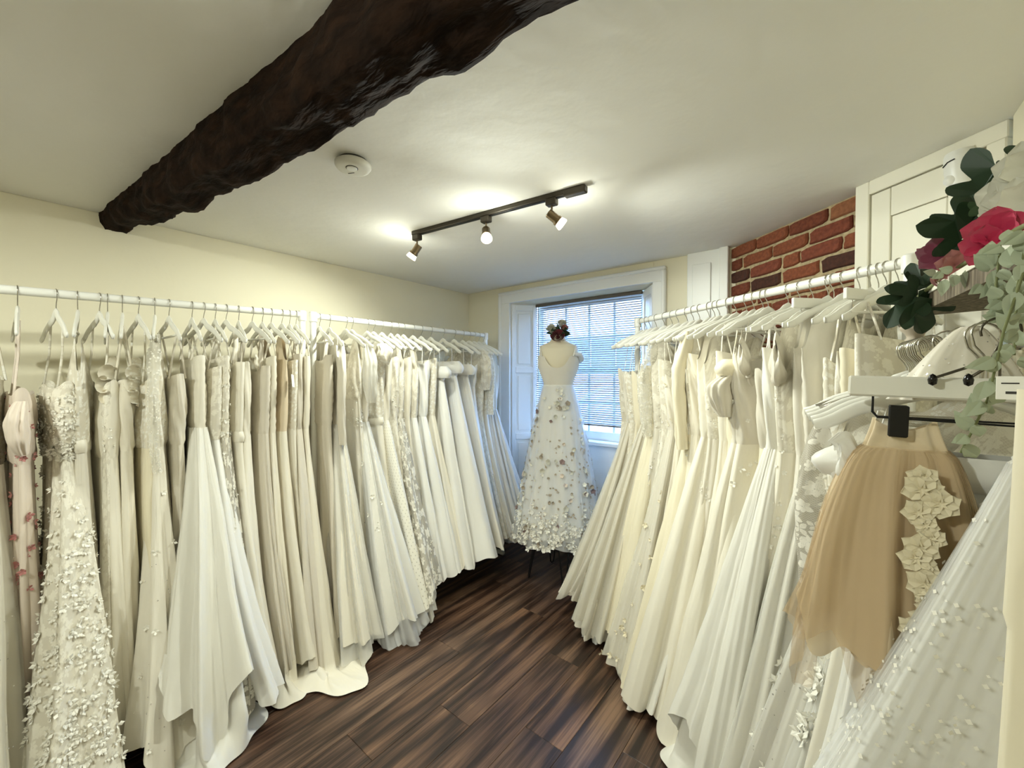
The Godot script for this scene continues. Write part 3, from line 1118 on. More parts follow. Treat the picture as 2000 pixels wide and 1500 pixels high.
	slab("front_wall", Vector3(-9, 0, -0.2), Vector3(9, 4.7, 0), M.facade, h)
	slab("shop_window", Vector3(-5.5, 2.3, 0), Vector3(0.6, 3.05, 0.06), M.shopfront, h)
	slab("shop_window", Vector3(1.2, 2.3, 0), Vector3(5.5, 3.05, 0.06), M.shopfront, h)
	slab("eaves", Vector3(-9.1, 4.7, -0.4), Vector3(9.1, 4.85, 0.25), M.slat_dark, h)
	var pv := slab("street", at(-12, -0.75, 3.3), at(10, -0.6, 12), M.pavement, self)
	pv.set_meta("kind", "structure")

func slat_mesh(l: float, w: float) -> ArrayMesh:
	var rows := []
	for s in [[0, 1.0], [1, 1.0]]:
		pass
	var r := PackedVector3Array()
	for side in 2:
		for k in 6:
			var t := k / 5.0 if side == 0 else 1.0 - k / 5.0
			var z := (t - 0.5) * w
			var y := 0.0022 * (1.0 - pow(2.0 * t - 1.0, 2.0)) + (0.0003 if side == 0 else -0.0003)
			r.append(Vector3(0, y, z))
	r.append(r[0])
	for x in [-0.5, 0.5]:
		var row := PackedVector3Array()
		for p in r: row.append(p + Vector3(x * l, 0, 0))
		rows.append(row)
	return grid(rows)

# ---------------------------------------------------------------- ceiling fittings
func spot_track(label: String, where: Vector3, turn: float, heads: Array, power: float) -> void:
	var t := thing("track_light", label, "light", where)
	t.rotation.y = turn
	put("track", box(1.02, 0.022, 0.034, 0.003), M.track, t, Vector3(0, -0.011, 0))
	put("track_slot", box(0.9, 0.003, 0.012, 0.001), M.black_wire, t, Vector3(-0.04, -0.0225, 0))
	put("feed_box", box(0.1, 0.03, 0.036, 0.004), M.track, t, Vector3(0.465, -0.016, 0))
	for h in heads:
		var s := Node3D.new()
		s.name = "spotlight"
		t.add_child(s, true)
		s.position = Vector3(h[0], -0.022, 0)
		put("adapter", box(0.05, 0.03, 0.034, 0.004), M.track, s, Vector3(0, -0.014, 0))
		put("stem", rod(Vector3(0, -0.028, 0), Vector3(0, -0.068, 0), 0.0045, 10), M.head, s)
		var dir: Vector3 = (Basis(Vector3.UP, -turn) * (h[1] as Vector3)).normalized()
		var y := -dir
		var x := y.cross(Vector3(0, 0, 1)).normalized()
		var hb := Basis(x, y, x.cross(y))
		var o := Vector3(0, -0.072, 0)
		var hd := put("head", lathe([[0.0, 0.02], [0.018, 0.02], [0.02, 0.016], [0.02, -0.026], [0.0235, -0.028], [0.0235, -0.04], [0.0215, -0.041], [0.02, -0.036], [0.0, -0.034]], 24), M.head, s)
		hd.transform = Transform3D(hb, o)
		var bulb := put("lamp_bulb", lathe([[0.0, -0.037], [0.021, -0.0372], [0.025, -0.05], [0.0275, -0.062], [0.024, -0.066], [0.0, -0.0665]], 24), M.lamp, s)
		bulb.transform = Transform3D(hb, o)
		var l := SpotLight3D.new()
		l.name = "spot_beam"
		s.add_child(l, true)
		l.position = o + dir * 0.072
		l.basis = Basis.looking_at(dir, Vector3(0, 0, 1) if absf(dir.z) < 0.9 else Vector3.RIGHT)
		l.light_color = Color8(249, 255, 243)
		l.light_energy = power * h[2]
		l.spot_angle = h[3] if h.size() > 3 else 68.0
		l.spot_angle_attenuation = 0.7
		l.spot_range = 9.0
		l.spot_attenuation = 2.0
		l.light_size = 0.025
		l.shadow_enabled = true
		var g := OmniLight3D.new()
		g.name = "bulb_glow"
		s.add_child(g, true)
		g.position = o + dir * 0.056
		g.light_color = Color8(249, 255, 242)
		g.light_energy = power * h[2] * 0.06
		g.omni_range = 9.0
		g.omni_attenuation = 2.0
		g.light_size = 0.02
		g.shadow_enabled = true

func ceiling_fittings() -> void:
	# a from-the-camera direction (right, up, ahead) turned into the room
	var go := func(x: float, y: float, z: float) -> Vector3:
		return Vector3(0.778 * x - 0.628 * z, y, -(0.628 * x + 0.778 * z))
	spot_track("dark metal track light with three lit spotlights on the ceiling", at(-1.3545, CEIL, 1.487), 0.0975,
		[[-0.482, go.call(-0.55, -0.75, 0.1), 0.85], [-0.007, go.call(0.08, -0.75, -0.6), 1.2, 79.0], [0.353, go.call(0.75, -0.6, 0.05), 0.55]], 1.05)
	spot_track("second dark metal track light behind the ceiling beam", at(-1.3, CEIL, -0.75), 0.05,
		[[-0.42, go.call(-0.3, -0.8, 0.4), 0.35], [0.0, go.call(0.1, -0.8, 0.6), 1.0], [0.4, go.call(0.8, -0.6, 0.3), 1.0]], 1.0)
	var s := thing("smoke_alarm", "round white smoke alarm on the ceiling beside the beam", "smoke alarm", at(-1.422, CEIL, 0.824))
	put("base", lathe([[0.0, 0.0], [0.05, 0.0], [0.052, -0.004], [0.052, -0.012], [0.0, -0.012]], 32), M.alarm_dark, s)
	put("cover", lathe([[0.0, -0.009], [0.058, -0.009], [0.064, -0.014], [0.064, -0.022], [0.058, -0.031], [0.044, -0.036], [0.0, -0.0365]], 40), M.alarm, s)
	put("test_button", lathe([[0.0, -0.036], [0.019, -0.036], [0.019, -0.039], [0.017, -0.0405], [0.0, -0.041]], 24), M.gloss_white, s, Vector3(0.012, 0, 0.012))
	put("button_ring", lathe([[0.019, -0.0362], [0.0215, -0.0362], [0.0215, -0.0372], [0.019, -0.0372]], 24), M.alarm_dark, s, Vector3(0.012, 0, 0.012))
	put("vent_slot", box(0.026, 0.002, 0.004, 0.0008), M.alarm_dark, s, Vector3(-0.024, -0.0365, -0.006), Vector3(0, 0.5, 0))

# ---------------------------------------------------------------- clothes rails
func rack(label: String, p: Vector3, q: Vector3, posts: Array) -> void:
	var r := thing("clothes_rail", label, "clothes rail", Vector3(p.x, 0, p.z))
	var o := Vector3(p.x, 0, p.z)
	put("rail", rod(p - o, q - o, 0.017, 16), M.rail_white, r)
	for e in posts:
		var c: Vector3 = (p if e == 0 else q) - o
		put("elbow", lathe([[0.0, 0.024], [0.018, 0.022], [0.0225, 0.016], [0.0225, -0.032], [0.02, -0.036], [0.0, -0.036]], 20), M.rail_white, r, c)
		put("post", rod(c + Vector3(0, -0.03, 0), Vector3(c.x, 0.03, c.z), 0.017, 16), M.rail_white, r)
		var side := (q - p).normalized().cross(Vector3.UP)
		put("foot", tube(PackedVector3Array([Vector3(c.x, 0.02, c.z) - side * 0.2, Vector3(c.x, 0.024, c.z), Vector3(c.x, 0.02, c.z) + side * 0.2]), 0.018, 12), M.rail_white, r)

func hang_row(list: Array, where: Callable, u: Vector3, ns: float, rail_name: String, hanger_from: Callable, group: String) -> void:
	for i in list.size():
		var e: Array = list[i]
		var p: Vector3 = where.call(e[0])
		var sp: Dictionary = e[2]
		var yaw: float = sp.get("yaw", rng.randf_range(-0.12, 0.12))
		var x := u.rotated(Vector3.UP, yaw)
		var bs := Basis(x, Vector3.UP, x.cross(Vector3.UP))
		var full := sp.duplicate()
		# heights in the list are for a rail at 1.85
		var dy := p.y - 1.85
		full.ry = p.y
		full.top = sp.get("top", BASE.top) + dy
		full.waist = sp.get("waist", BASE.waist) + dy
		dress("wedding_dress", e[1], group, Vector3(p.x, 0, p.z), bs, ns, full)
		hanger(p, bs, "white wooden hanger, %s %s" % [ORD[hanger_from.call(i)], rail_name], "hangers on the " + group.trim_prefix("dresses on the "), sp.get("bar", (i * 7) % 3 == 0))

func near_left() -> void:
	rack("white tubular clothes rail along the left wall, nearest the camera", at(-2.391, 1.805, -0.42), at(-2.391, 1.85, 1.066), [0, 1])
	var w := func(b: float) -> Vector3: return at(-2.391, lerpf(1.805, 1.85, (b + 0.42) / 1.486), b)
	var L := [
		[-0.034, "sparkling beaded ivory tulle gown at the very left edge", {"neck": "strap", "top": 1.53, "fab": "lace_fine", "over": "tulle_warm", "beads": 420, "fh": 0.5, "tf": 0.15, "n": 12, "amp": 0.02, "hem": 0.02, "sw": 0.04, "p": 1.3}],
		[0.035, "blush gown with puffed satin sleeves and pale embroidery beside the petal gown", {"neck": "strapless", "top": 1.48, "fab": "blush", "bod": "blush", "sleeve": 0.17, "fh": 0.24, "tf": 0.045, "petals": 60, "psize": 0.012, "pmat": "rose_pale", "pt0": 0.0, "pt1": 0.4}],
		[0.131, "strapless gown covered all over in white fabric petals, near left rail", {"top": 1.5, "fab": "lace", "petals": 1500, "psize": 0.0135, "fh": 0.56, "tf": 0.14, "n": 9, "amp": 0.022, "hem": 0.015, "p": 1.05, "bu": 0.17, "bt": 0.034, "sw": 0.05}],
		[0.189, "cream halter gown with nubbly textured bodice beside the petal gown", {"neck": "vee", "top": 1.69, "bod": "lace_fine", "fab": "chiffon", "waist": 1.26, "fh": 0.34, "tf": 0.07, "dip": 0.16, "belt": "satin"}],
		[0.251, "slim plain ivory satin gown right behind the nubbly halter gown", {"fab": "satin", "top": 1.5, "fh": 0.3, "waist": 1.2, "n": 7}],
		[0.275, "narrow beige lace gown just before the gown with shoulder bow", {"petals": 90, "psize": 0.009, "fab": "lace", "top": 1.49, "fh": 0.26, "bod": "lace"}],
		[0.32, "ivory crepe gown with a large ruffled bow at its shoulder", {"neck": "strap", "top": 1.5, "fab": "crepe", "ruffle": true, "fh": 0.27, "n": 6}],
		[0.371, "cream column gown with a small ruffle flower at the shoulder", {"fab": "cream", "top": 1.5, "ruffle": true, "fh": 0.29, "bod": "lace_fine", "n": 6}],
		[0.426, "gown with long spotted mesh sleeves and flowing beaded chiffon skirt", {"neck": "sleeve", "top": 1.73, "sleeve": 0.56, "sfab": "mesh_dot", "bod": "lace_fine", "fab": "chiffon", "fh": 0.46, "tf": 0.11, "n": 10, "amp": 0.022, "hem": 0.08, "beads": 160, "hw": 0.05, "yaw": -0.16, "petals": 60, "psize": 0.011}],
		[0.475, "plain greyish satin gown half hidden behind the mesh-sleeved gown", {"fab": "satin_grey", "top": 1.52, "neck": "strap", "fh": 0.24}],
		[0.56, "spaghetti strap organza gown with long pointed handkerchief hem layers", {"neck": "strap", "top": 1.6, "bod": "satin", "fab": "organza", "over": "organza", "ohem": 0.16, "fh": 0.52, "tf": 0.15, "n": 8, "amp": 0.028, "hem": 0.05, "hw": 0.075, "hn": 4, "p": 0.95, "waist": 1.28, "train": 0.06, "sw": 0.03}],
		[0.605, "gown with lace-edged back and smooth white flared skirt", {"neck": "strap", "top": 1.55, "bod": "lace", "fab": "satin_white", "fh": 0.5, "tf": 0.1, "n": 7, "amp": 0.02, "hem": 0.1, "p": 1.0, "sw": -0.04}],
		[0.652, "sheer grey net gown with climbing white lace leaves", {"neck": "strap", "fab": "satin_grey", "over": "lace_sheer", "bod": "lace", "top": 1.6, "fh": 0.42, "tf": 0.06, "petals": 160, "psize": 0.014, "n": 6}],
		[0.697, "square-necked ivory satin gown beside the sheer grey lace gown", {"neck": "square", "top": 1.58, "fab": "satin", "fh": 0.38, "tf": 0.06, "belt": "satin", "n": 6}],
		[0.752, "cream satin gown with gathered sweetheart bodice, near left rail", {"neck": "strapless", "top": 1.57, "fab": "satin", "bow": 0.05, "fh": 0.36, "tf": 0.055, "n": 8}],
		[0.813, "slim finely pleated beige crepe gown, near left rail", {"neck": "square", "top": 1.56, "fab": "crepe_dark", "fh": 0.34, "n": 18, "amp": 0.01, "tf": 0.05}],
		[0.861, "ivory crepe gown with soft draped cowl neckline", {"neck": "strap", "top": 1.6, "fab": "crepe", "bow": 0.06, "fh": 0.35, "n": 12, "amp": 0.012, "train": 0.12, "hem": 0.03}],
		[0.904, "ivory gown with plunging nude-lined V neck near the rail post", {"neck": "vee", "top": 1.73, "dip": 0.26, "bod": "nude", "fab": "crepe", "fh": 0.36, "tf": 0.055, "n": 9}],
		[0.958, "low-backed ivory gown with thin lace trim near the rail post", {"neck": "strap", "top": 1.58, "fab": "chiffon", "bod": "lace_fine", "fh": 0.36, "train": 0.1, "hem": 0.04, "tag": true}],
		[0.998, "beige crepe tank gown with scooped neck, second from the post", {"neck": "square", "top": 1.62, "fab": "crepe_dark", "fh": 0.4, "tf": 0.06, "n": 7, "amp": 0.018, "p": 1.0, "hem": 0.06}],
		[1.032, "cream crepe gown with pooling train, closest to the post", {"neck": "strap", "top": 1.6, "fab": "crepe", "fh": 0.42, "tf": 0.06, "n": 8, "amp": 0.016, "hem": 0.03, "train": 0.18, "sw": -0.03}],
	]
	var last := L.size() - 1
	hang_row(L, w, Vector3(1, 0, 0), 1.0, "from the far post on the near left rail", func(i): return last - i, "dresses on the near left rail")

func far_left() -> void:
	rack("white tubular clothes rail along the left wall, nearest the window", at(-2.391, 1.85, 1.128), at(-2.391, 1.85, 2.6), [0, 1])
	var w := func(b: float) -> Vector3: return at(-2.391, 1.85, b)
	var L := [
		[1.165, "greige crepe gown with wide plain straps beside the far rail's post", {"neck": "square", "top": 1.62, "fab": "crepe_dark", "fh": 0.36, "tf": 0.055, "n": 7, "amp": 0.016, "hem": 0.12}],
		[1.225, "long-sleeved satin bodice gown with soft tulle skirt and wrist buttons", {"neck": "sleeve", "top": 1.74, "sleeve": 0.58, "bod": "satin_grey", "fab": "satin", "over": "tulle", "fh": 0.46, "tf": 0.12, "n": 12, "amp": 0.022, "hem": 0.1, "ohem": -0.05, "buttons": 4, "yaw": -0.1, "p": 0.9, "tag": true}],
		[1.33, "V-neck gown with beaded beige lace bodice and plain skirt", {"petals": 100, "psize": 0.008, "pt1": 0.12, "neck": "vee", "top": 1.74, "dip": 0.2, "bod": "lace", "fab": "chiffon", "beads": 220, "fh": 0.34, "tf": 0.06, "n": 10, "waist": 1.36, "hem": 0.1}],
		[1.368, "full tulle gown with sheer puffed sleeves and layered sheer hem", {"neck": "cap", "top": 1.73, "sleeve": 0.34, "sfab": "tulle", "bod": "satin", "fab": "organza", "over": "tulle_white", "under": "tulle_white", "uhem": 0.02, "ohem": -0.08, "fh": 0.54, "tf": 0.14, "n": 12, "amp": 0.026, "hem": 0.12, "hw": 0.03, "p": 0.85, "petals": 40, "psize": 0.016}],
		[1.475, "white gown with short lace cap sleeves and fitted waist, far left rail", {"neck": "cap", "top": 1.74, "sleeve": 0.12, "bod": "lace_fine", "fab": "satin", "fh": 0.38, "tf": 0.06, "n": 8, "belt": "satin"}],
		[1.52, "A-line gown with a skirt of tiny rows of dots", {"neck": "strap", "top": 1.62, "fab": "dotted", "bod": "satin", "fh": 0.5, "tf": 0.09, "n": 5, "amp": 0.016, "hem": 0.16, "p": 0.85, "under": "organza", "uhem": 0.08, "sw": 0.03}],
		[1.583, "fitted all-lace gown with thin straps beside the dotted gown", {"petals": 110, "psize": 0.009, "neck": "strap", "top": 1.62, "fab": "lace", "fh": 0.4, "tf": 0.06, "n": 7, "amp": 0.014, "hem": 0.12}],
		[1.652, "lace V-neck gown with gauzy skirt and leaf-patterned hem", {"petals": 100, "psize": 0.01, "neck": "vee", "top": 1.75, "dip": 0.2, "bod": "lace", "fab": "satin", "over": "lace_sheer", "fh": 0.48, "tf": 0.08, "n": 8, "amp": 0.018, "hem": 0.2, "p": 0.95, "under": "organza", "uhem": 0.03}],
		[1.706, "plain matte ivory gown behind the lace V-neck gown", {"neck": "strap", "top": 1.62, "fab": "crepe", "fh": 0.42, "tf": 0.05, "n": 6, "hem": 0.2}],
		[1.755, "lace-strapped white gown in the middle of the far left rail", {"neck": "vee", "top": 1.7, "bod": "lace", "fab": "satin_white", "fh": 0.45, "tf": 0.055, "n": 6, "hem": 0.22, "p": 0.9}],
		[1.836, "smooth white satin A-line gown, second before the cuffed gowns", {"neck": "strapless", "top": 1.6, "fab": "satin_white", "fh": 0.48, "tf": 0.07, "n": 5, "amp": 0.018, "hem": 0.22, "p": 0.85}],
		[1.91, "ivory gown with small lace straps directly before the cuffed gowns", {"neck": "strap", "top": 1.62, "bod": "lace_fine", "fab": "satin", "fh": 0.45, "tf": 0.06, "n": 6, "hem": 0.24, "p": 0.9}],
		[2.0, "white satin gown with wide folded neckline cuff, nearest of three", {"neck": "strapless", "top": 1.56, "cuff": 0.085, "fab": "satin_white", "fh": 0.5, "tf": 0.08, "n": 5, "amp": 0.022, "hem": 0.22, "p": 0.9, "waist": 1.47, "wu": 0.15}],
		[2.12, "white satin gown with wide folded neckline cuff, middle of three", {"neck": "strapless", "top": 1.6, "cuff": 0.09, "fab": "satin_white", "fh": 0.52, "tf": 0.09, "n": 5, "amp": 0.024, "hem": 0.24, "p": 0.9, "waist": 1.5, "wu": 0.15}],
		[2.235, "white satin gown with wide folded neckline cuff, closest to the window", {"neck": "strapless", "top": 1.58, "cuff": 0.08, "fab": "satin", "fh": 0.5, "tf": 0.08, "n": 6, "amp": 0.02, "hem": 0.26, "p": 0.9, "waist": 1.49, "wu": 0.15}],
		[2.33, "gown with a small pointed satin bow below the folded cuffs", {"neck": "strapless", "top": 1.58, "fab": "satin_white", "bow": 0.07, "fh": 0.42, "tf": 0.06, "n": 6, "hem": 0.26, "waist": 1.42}],
		[2.4, "lace gown with elbow sleeves near the window end of the rail", {"petals": 110, "psize": 0.009, "neck": "sleeve", "top": 1.74, "sleeve": 0.3, "bod": "lace", "fab": "lace", "fh": 0.4, "tf": 0.06, "n": 7, "hem": 0.24}],
		[2.459, "pale lace-sleeved gown, third from the window end", {"neck": "sleeve", "top": 1.74, "sleeve": 0.5, "bod": "lace_fine", "fab": "chiffon", "fh": 0.42, "tf": 0.06, "n": 8, "hem": 0.26}],
		[2.515, "white tulle gown with lace shoulder, second from the window end", {"neck": "vee", "top": 1.74, "bod": "lace_fine", "fab": "chiffon", "over": "tulle_white", "fh": 0.46, "tf": 0.09, "n": 12, "amp": 0.018, "hem": 0.22}],
		[2.572, "white tulle gown hanging last, closest to the window corner", {"neck": "vee", "top": 1.73, "bod": "organza", "fab": "organza", "over": "tulle_white", "fh": 0.5, "tf": 0.1, "n": 14, "amp": 0.02, "hem": 0.2, "sw": -0.06, "p": 0.9}],
	]
	hang_row(L, w, Vector3(1, 0, 0), 1.0, "from the near post on the far left rail", func(i): return i, "dresses on the far left rail")

func right_rail() -> void:
	var p0 := at(0.158, 1.85, 1.741)
	var q0 := at(-1.026, 1.85, 2.554)
	rack("white tubular clothes rail in front of the brick corner", p0, q0, [0, 1])
	var dir := Vector3(-0.824, 0, -0.566)
	var w := func(s: float) -> Vector3: return p0 + dir * s
	var L := [
		[0.03, "ivory lace gown on the outermost hanger beside the rail's corner", {"neck": "strap", "top": 1.62, "fab": "lace", "fh": 0.30, "tf": 0.05, "hem": 0.1}],
		[0.062, "cream satin gown on the second hanger from the rail's corner", {"neck": "strap", "top": 1.58, "fab": "satin", "bod": "cream", "fh": 0.34, "tf": 0.055, "hem": 0.08}],
		[0.108, "white organza gown with scalloped lace bodice, third from rail's corner", {"petals": 80, "psize": 0.01, "pt1": 0.3, "neck": "vee", "top": 1.72, "fab": "organza", "bod": "lace", "fh": 0.37, "tf": 0.06, "hem": 0.06, "n": 10}],
		[0.14, "ivory gown on white loops, fourth from the rail's corner", {"neck": "strapless", "top": 1.55, "fab": "crepe", "bod": "lace_fine", "fh": 0.34, "tf": 0.05, "hem": 0.08}],
		[0.19, "soft grey tulle gown with gauzy gathered shoulder, right rail", {"neck": "vee", "top": 1.74, "dip": 0.08, "bod": "chiffon", "fab": "satin", "over": "tulle", "fh": 0.45, "tf": 0.1, "n": 12, "amp": 0.02, "hem": 0.04, "p": 0.85}],
		[0.245, "pale gown with long draped chiffon panels from its shoulders", {"neck": "vee", "top": 1.74, "dip": 0.2, "fab": "chiffon", "fh": 0.38, "tf": 0.06, "n": 12, "hem": 0.05}],
		[0.3, "ivory lace-bodiced gown behind the draped chiffon gown", {"petals": 80, "psize": 0.009, "pt1": 0.3, "neck": "vee", "top": 1.72, "bod": "lace", "fab": "satin", "fh": 0.39, "tf": 0.06, "n": 7, "hem": 0.05}],
		[0.35, "white gown with wide rolling organza hem, right rail", {"neck": "strap", "top": 1.6, "fab": "organza", "over": "organza", "ohem": 0.05, "fh": 0.49, "tf": 0.13, "n": 7, "amp": 0.026, "hem": 0.05, "p": 0.85, "hw": 0.05, "train": 0.06}],
		[0.4, "strapless ivory gown with a huge folded satin bow", {"neck": "strapless", "top": 1.52, "bow": 0.17, "fab": "cream", "bod": "satin_grey", "fh": 0.39, "tf": 0.07, "n": 6, "hem": 0.06}],
		[0.49, "ivory gown with lace-dotted bodice beside the huge bow", {"neck": "strapless", "top": 1.58, "bod": "satin_grey", "fab": "satin", "petals": 40, "psize": 0.012, "pt0": 0.0, "pt1": 0.15, "fh": 0.41, "tf": 0.07, "n": 6, "hem": 0.06, "p": 0.9}],
		[0.515, "strapless gown with rounded off-shoulder satin puff sleeves", {"neck": "strapless", "top": 1.56, "bow": 0.13, "sleeve": 0.18, "fab": "satin", "bod": "satin_grey", "fh": 0.47, "tf": 0.12, "n": 6, "amp": 0.024, "hem": 0.03, "p": 0.85, "sw": 0.02}],
		[0.56, "cream gown with folded bandeau collar beside the puff-sleeved gown", {"neck": "strapless", "top": 1.56, "cuff": 0.07, "fab": "cream", "fh": 0.37, "tf": 0.055, "n": 6, "hem": 0.08}],
		[0.6, "ivory column gown with small pointed hip flounce", {"neck": "strap", "top": 1.6, "fab": "satin", "bow": 0.07, "fh": 0.38, "tf": 0.05, "n": 7, "hem": 0.1}],
		[0.655, "gown with sparkling beaded lace bodice and pearl fringe", {"petals": 90, "psize": 0.008, "pt1": 0.25, "neck": "vee", "top": 1.7, "dip": 0.2, "bod": "lace", "beads": 260, "fab": "chiffon", "fh": 0.37, "tf": 0.055, "hem": 0.1}],
		[0.7, "smooth cream satin gown with wide flowing train, right rail", {"neck": "vee", "top": 1.72, "fab": "satin", "fh": 0.51, "tf": 0.13, "n": 6, "amp": 0.026, "hem": 0.02, "p": 0.85, "under": "organza", "uhem": 0.02}],
		[0.754, "ivory gown with ribbon straps behind the smooth satin gown", {"neck": "strap", "top": 1.6, "fab": "crepe", "fh": 0.38, "tf": 0.05, "hem": 0.1, "tag": true}],
		[0.785, "gown with embroidered lace shoulders and long fitted sleeves", {"petals": 110, "psize": 0.009, "pt1": 0.3, "neck": "sleeve", "top": 1.75, "sleeve": 0.55, "sfab": "cream", "bod": "lace_fine", "fab": "cream", "fh": 0.39, "tf": 0.07, "n": 7, "hem": 0.08}],
		[0.822, "cream V-neck gown with plain matte A-line skirt, right rail", {"neck": "vee", "top": 1.72, "dip": 0.22, "fab": "cream", "fh": 0.47, "tf": 0.1, "n": 6, "amp": 0.02, "hem": 0.04, "p": 0.9}],
		[0.887, "ivory strapless gown behind the matte A-line gown", {"fab": "crepe", "top": 1.54, "fh": 0.37, "tf": 0.05, "hem": 0.1}],
		[0.931, "gown with trailing leaf embroidery down its tulle skirt", {"neck": "strapless", "top": 1.5, "fab": "chiffon", "over": "tulle_warm", "petals": 150, "psize": 0.014, "pmat": "petal_cream", "fh": 0.45, "tf": 0.09, "n": 12, "amp": 0.02, "hem": 0.04, "beads": 100, "p": 0.95}],
		[0.978, "slim lace gown with beaded straps, beside the leaf-embroidered gown", {"petals": 90, "psize": 0.008, "pt1": 0.7, "neck": "strap", "top": 1.58, "fab": "lace", "beads": 120, "fh": 0.38, "tf": 0.05, "hem": 0.1}],
		[1.047, "gown with sequined net long sleeves and ivory skirt", {"petals": 70, "psize": 0.008, "pt1": 0.4, "neck": "sleeve", "top": 1.72, "sleeve": 0.5, "sfab": "mesh_dot", "bod": "lace", "beads": 260, "fab": "chiffon", "fh": 0.39, "tf": 0.07, "n": 9, "hem": 0.08}],
		[1.1, "cream satin gown with draped pleated waist sash", {"neck": "strap", "top": 1.55, "fab": "cream", "belt": "cream", "fh": 0.43, "tf": 0.09, "n": 6, "amp": 0.02, "hem": 0.1, "p": 0.9, "waist": 1.26}],
		[1.165, "wide ivory tulle ball gown with sparkles, second-widest by the window", {"neck": "strapless", "top": 1.5, "fab": "chiffon", "over": "tulle_warm", "under": "tulle", "uhem": 0.03, "beads": 140, "fh": 0.51, "tf": 0.15, "n": 14, "amp": 0.024, "hem": 0.06, "ohem": 0.0, "p": 0.8, "sw": -0.06}],
		[1.242, "cream gown with pointed folded bow peplum near the window", {"neck": "strapless", "top": 1.52, "bow": 0.09, "fab": "cream", "fh": 0.41, "tf": 0.07, "n": 6, "hem": 0.12, "sw": -0.05}],
		[1.297, "ivory lace gown with ribbon loops near the window end, right rail", {"petals": 80, "psize": 0.009, "pt1": 0.6, "neck": "strapless", "top": 1.52, "fab": "lace_fine", "fh": 0.39, "tf": 0.06, "hem": 0.14, "sw": -0.08}],
		[1.34, "soft tulle gown with curling sheer hem beside the mannequin", {"neck": "strapless", "top": 1.5, "fab": "chiffon", "over": "tulle_warm", "fh": 0.49, "tf": 0.14, "n": 12, "amp": 0.022, "hem": 0.14, "hw": 0.03, "p": 0.85, "sw": -0.16}],
		[1.39, "floral net gown hanging last at the window end, right rail", {"petals": 120, "psize": 0.01, "neck": "strapless", "top": 1.54, "fab": "lace", "fh": 0.34, "tf": 0.06, "hem": 0.2, "sw": -0.14}],
	]
	hang_row(L, w, Vector3(-0.566, 0, 0.824), -1.0, "from the near corner of the right rail", func(i): return i, "dresses on the right rail")
	# flat clip hangers without dresses near the corner
	for k in 2:
		var p := w.call(0.085 + 0.14 * k) as Vector3
		var x := Vector3(-0.566, 0, 0.824).rotated(Vector3.UP, 0.08 - 0.2 * k)
		clip_hanger(p, Basis(x, Vector3.UP, x.cross(Vector3.UP)), ["flat white clip hanger with metal clips nearest the rail's corner", "flat white clip hanger with metal clips in front of the brick"][k], "clip hangers", 0.0205, M.steel, 0.0)

func clip_hanger(where: Vector3, bs: Basis, label: String, group: String, sag: float, metal: Material, tilt: float, scale_ := 1.0) -> Node3D:
	var h := thing("clip_hanger", label, "hanger", where, group)
	h.basis = bs * Basis(Vector3(0, 0, 1), tilt)
	var k := scale_
	put("hook", hanger_hook, M.steel, h)
	put("bar", box(0.34 * k, 0.036, 0.014, 0.003), M.hanger, h, Vector3(0, -0.092, 0))
	put("clip_wire", tube(PackedVector3Array([Vector3(0.135 * k, -0.105, 0), Vector3(0.135 * k, -0.138, 0), Vector3(0.128 * k, -0.147, 0), Vector3(-0.128 * k, -0.147, 0), Vector3(-0.135 * k, -0.138, 0), Vector3(-0.135 * k, -0.105, 0)]), 0.0018, 6), metal, h)
	for x in [-0.1 * k, 0.1 * k]:
		var c := put("clip", box(0.026, 0.055, 0.01, 0.002), metal, h, Vector3(x, -0.152, 0))
		put("clip_spring", tube(PackedVector3Array([Vector3(-0.011, 0.016, 0.006), Vector3(-0.011, 0.026, 0.012), Vector3(0.011, 0.026, 0.012), Vector3(0.011, 0.016, 0.006)]), 0.0014, 5), metal, c)
	return h

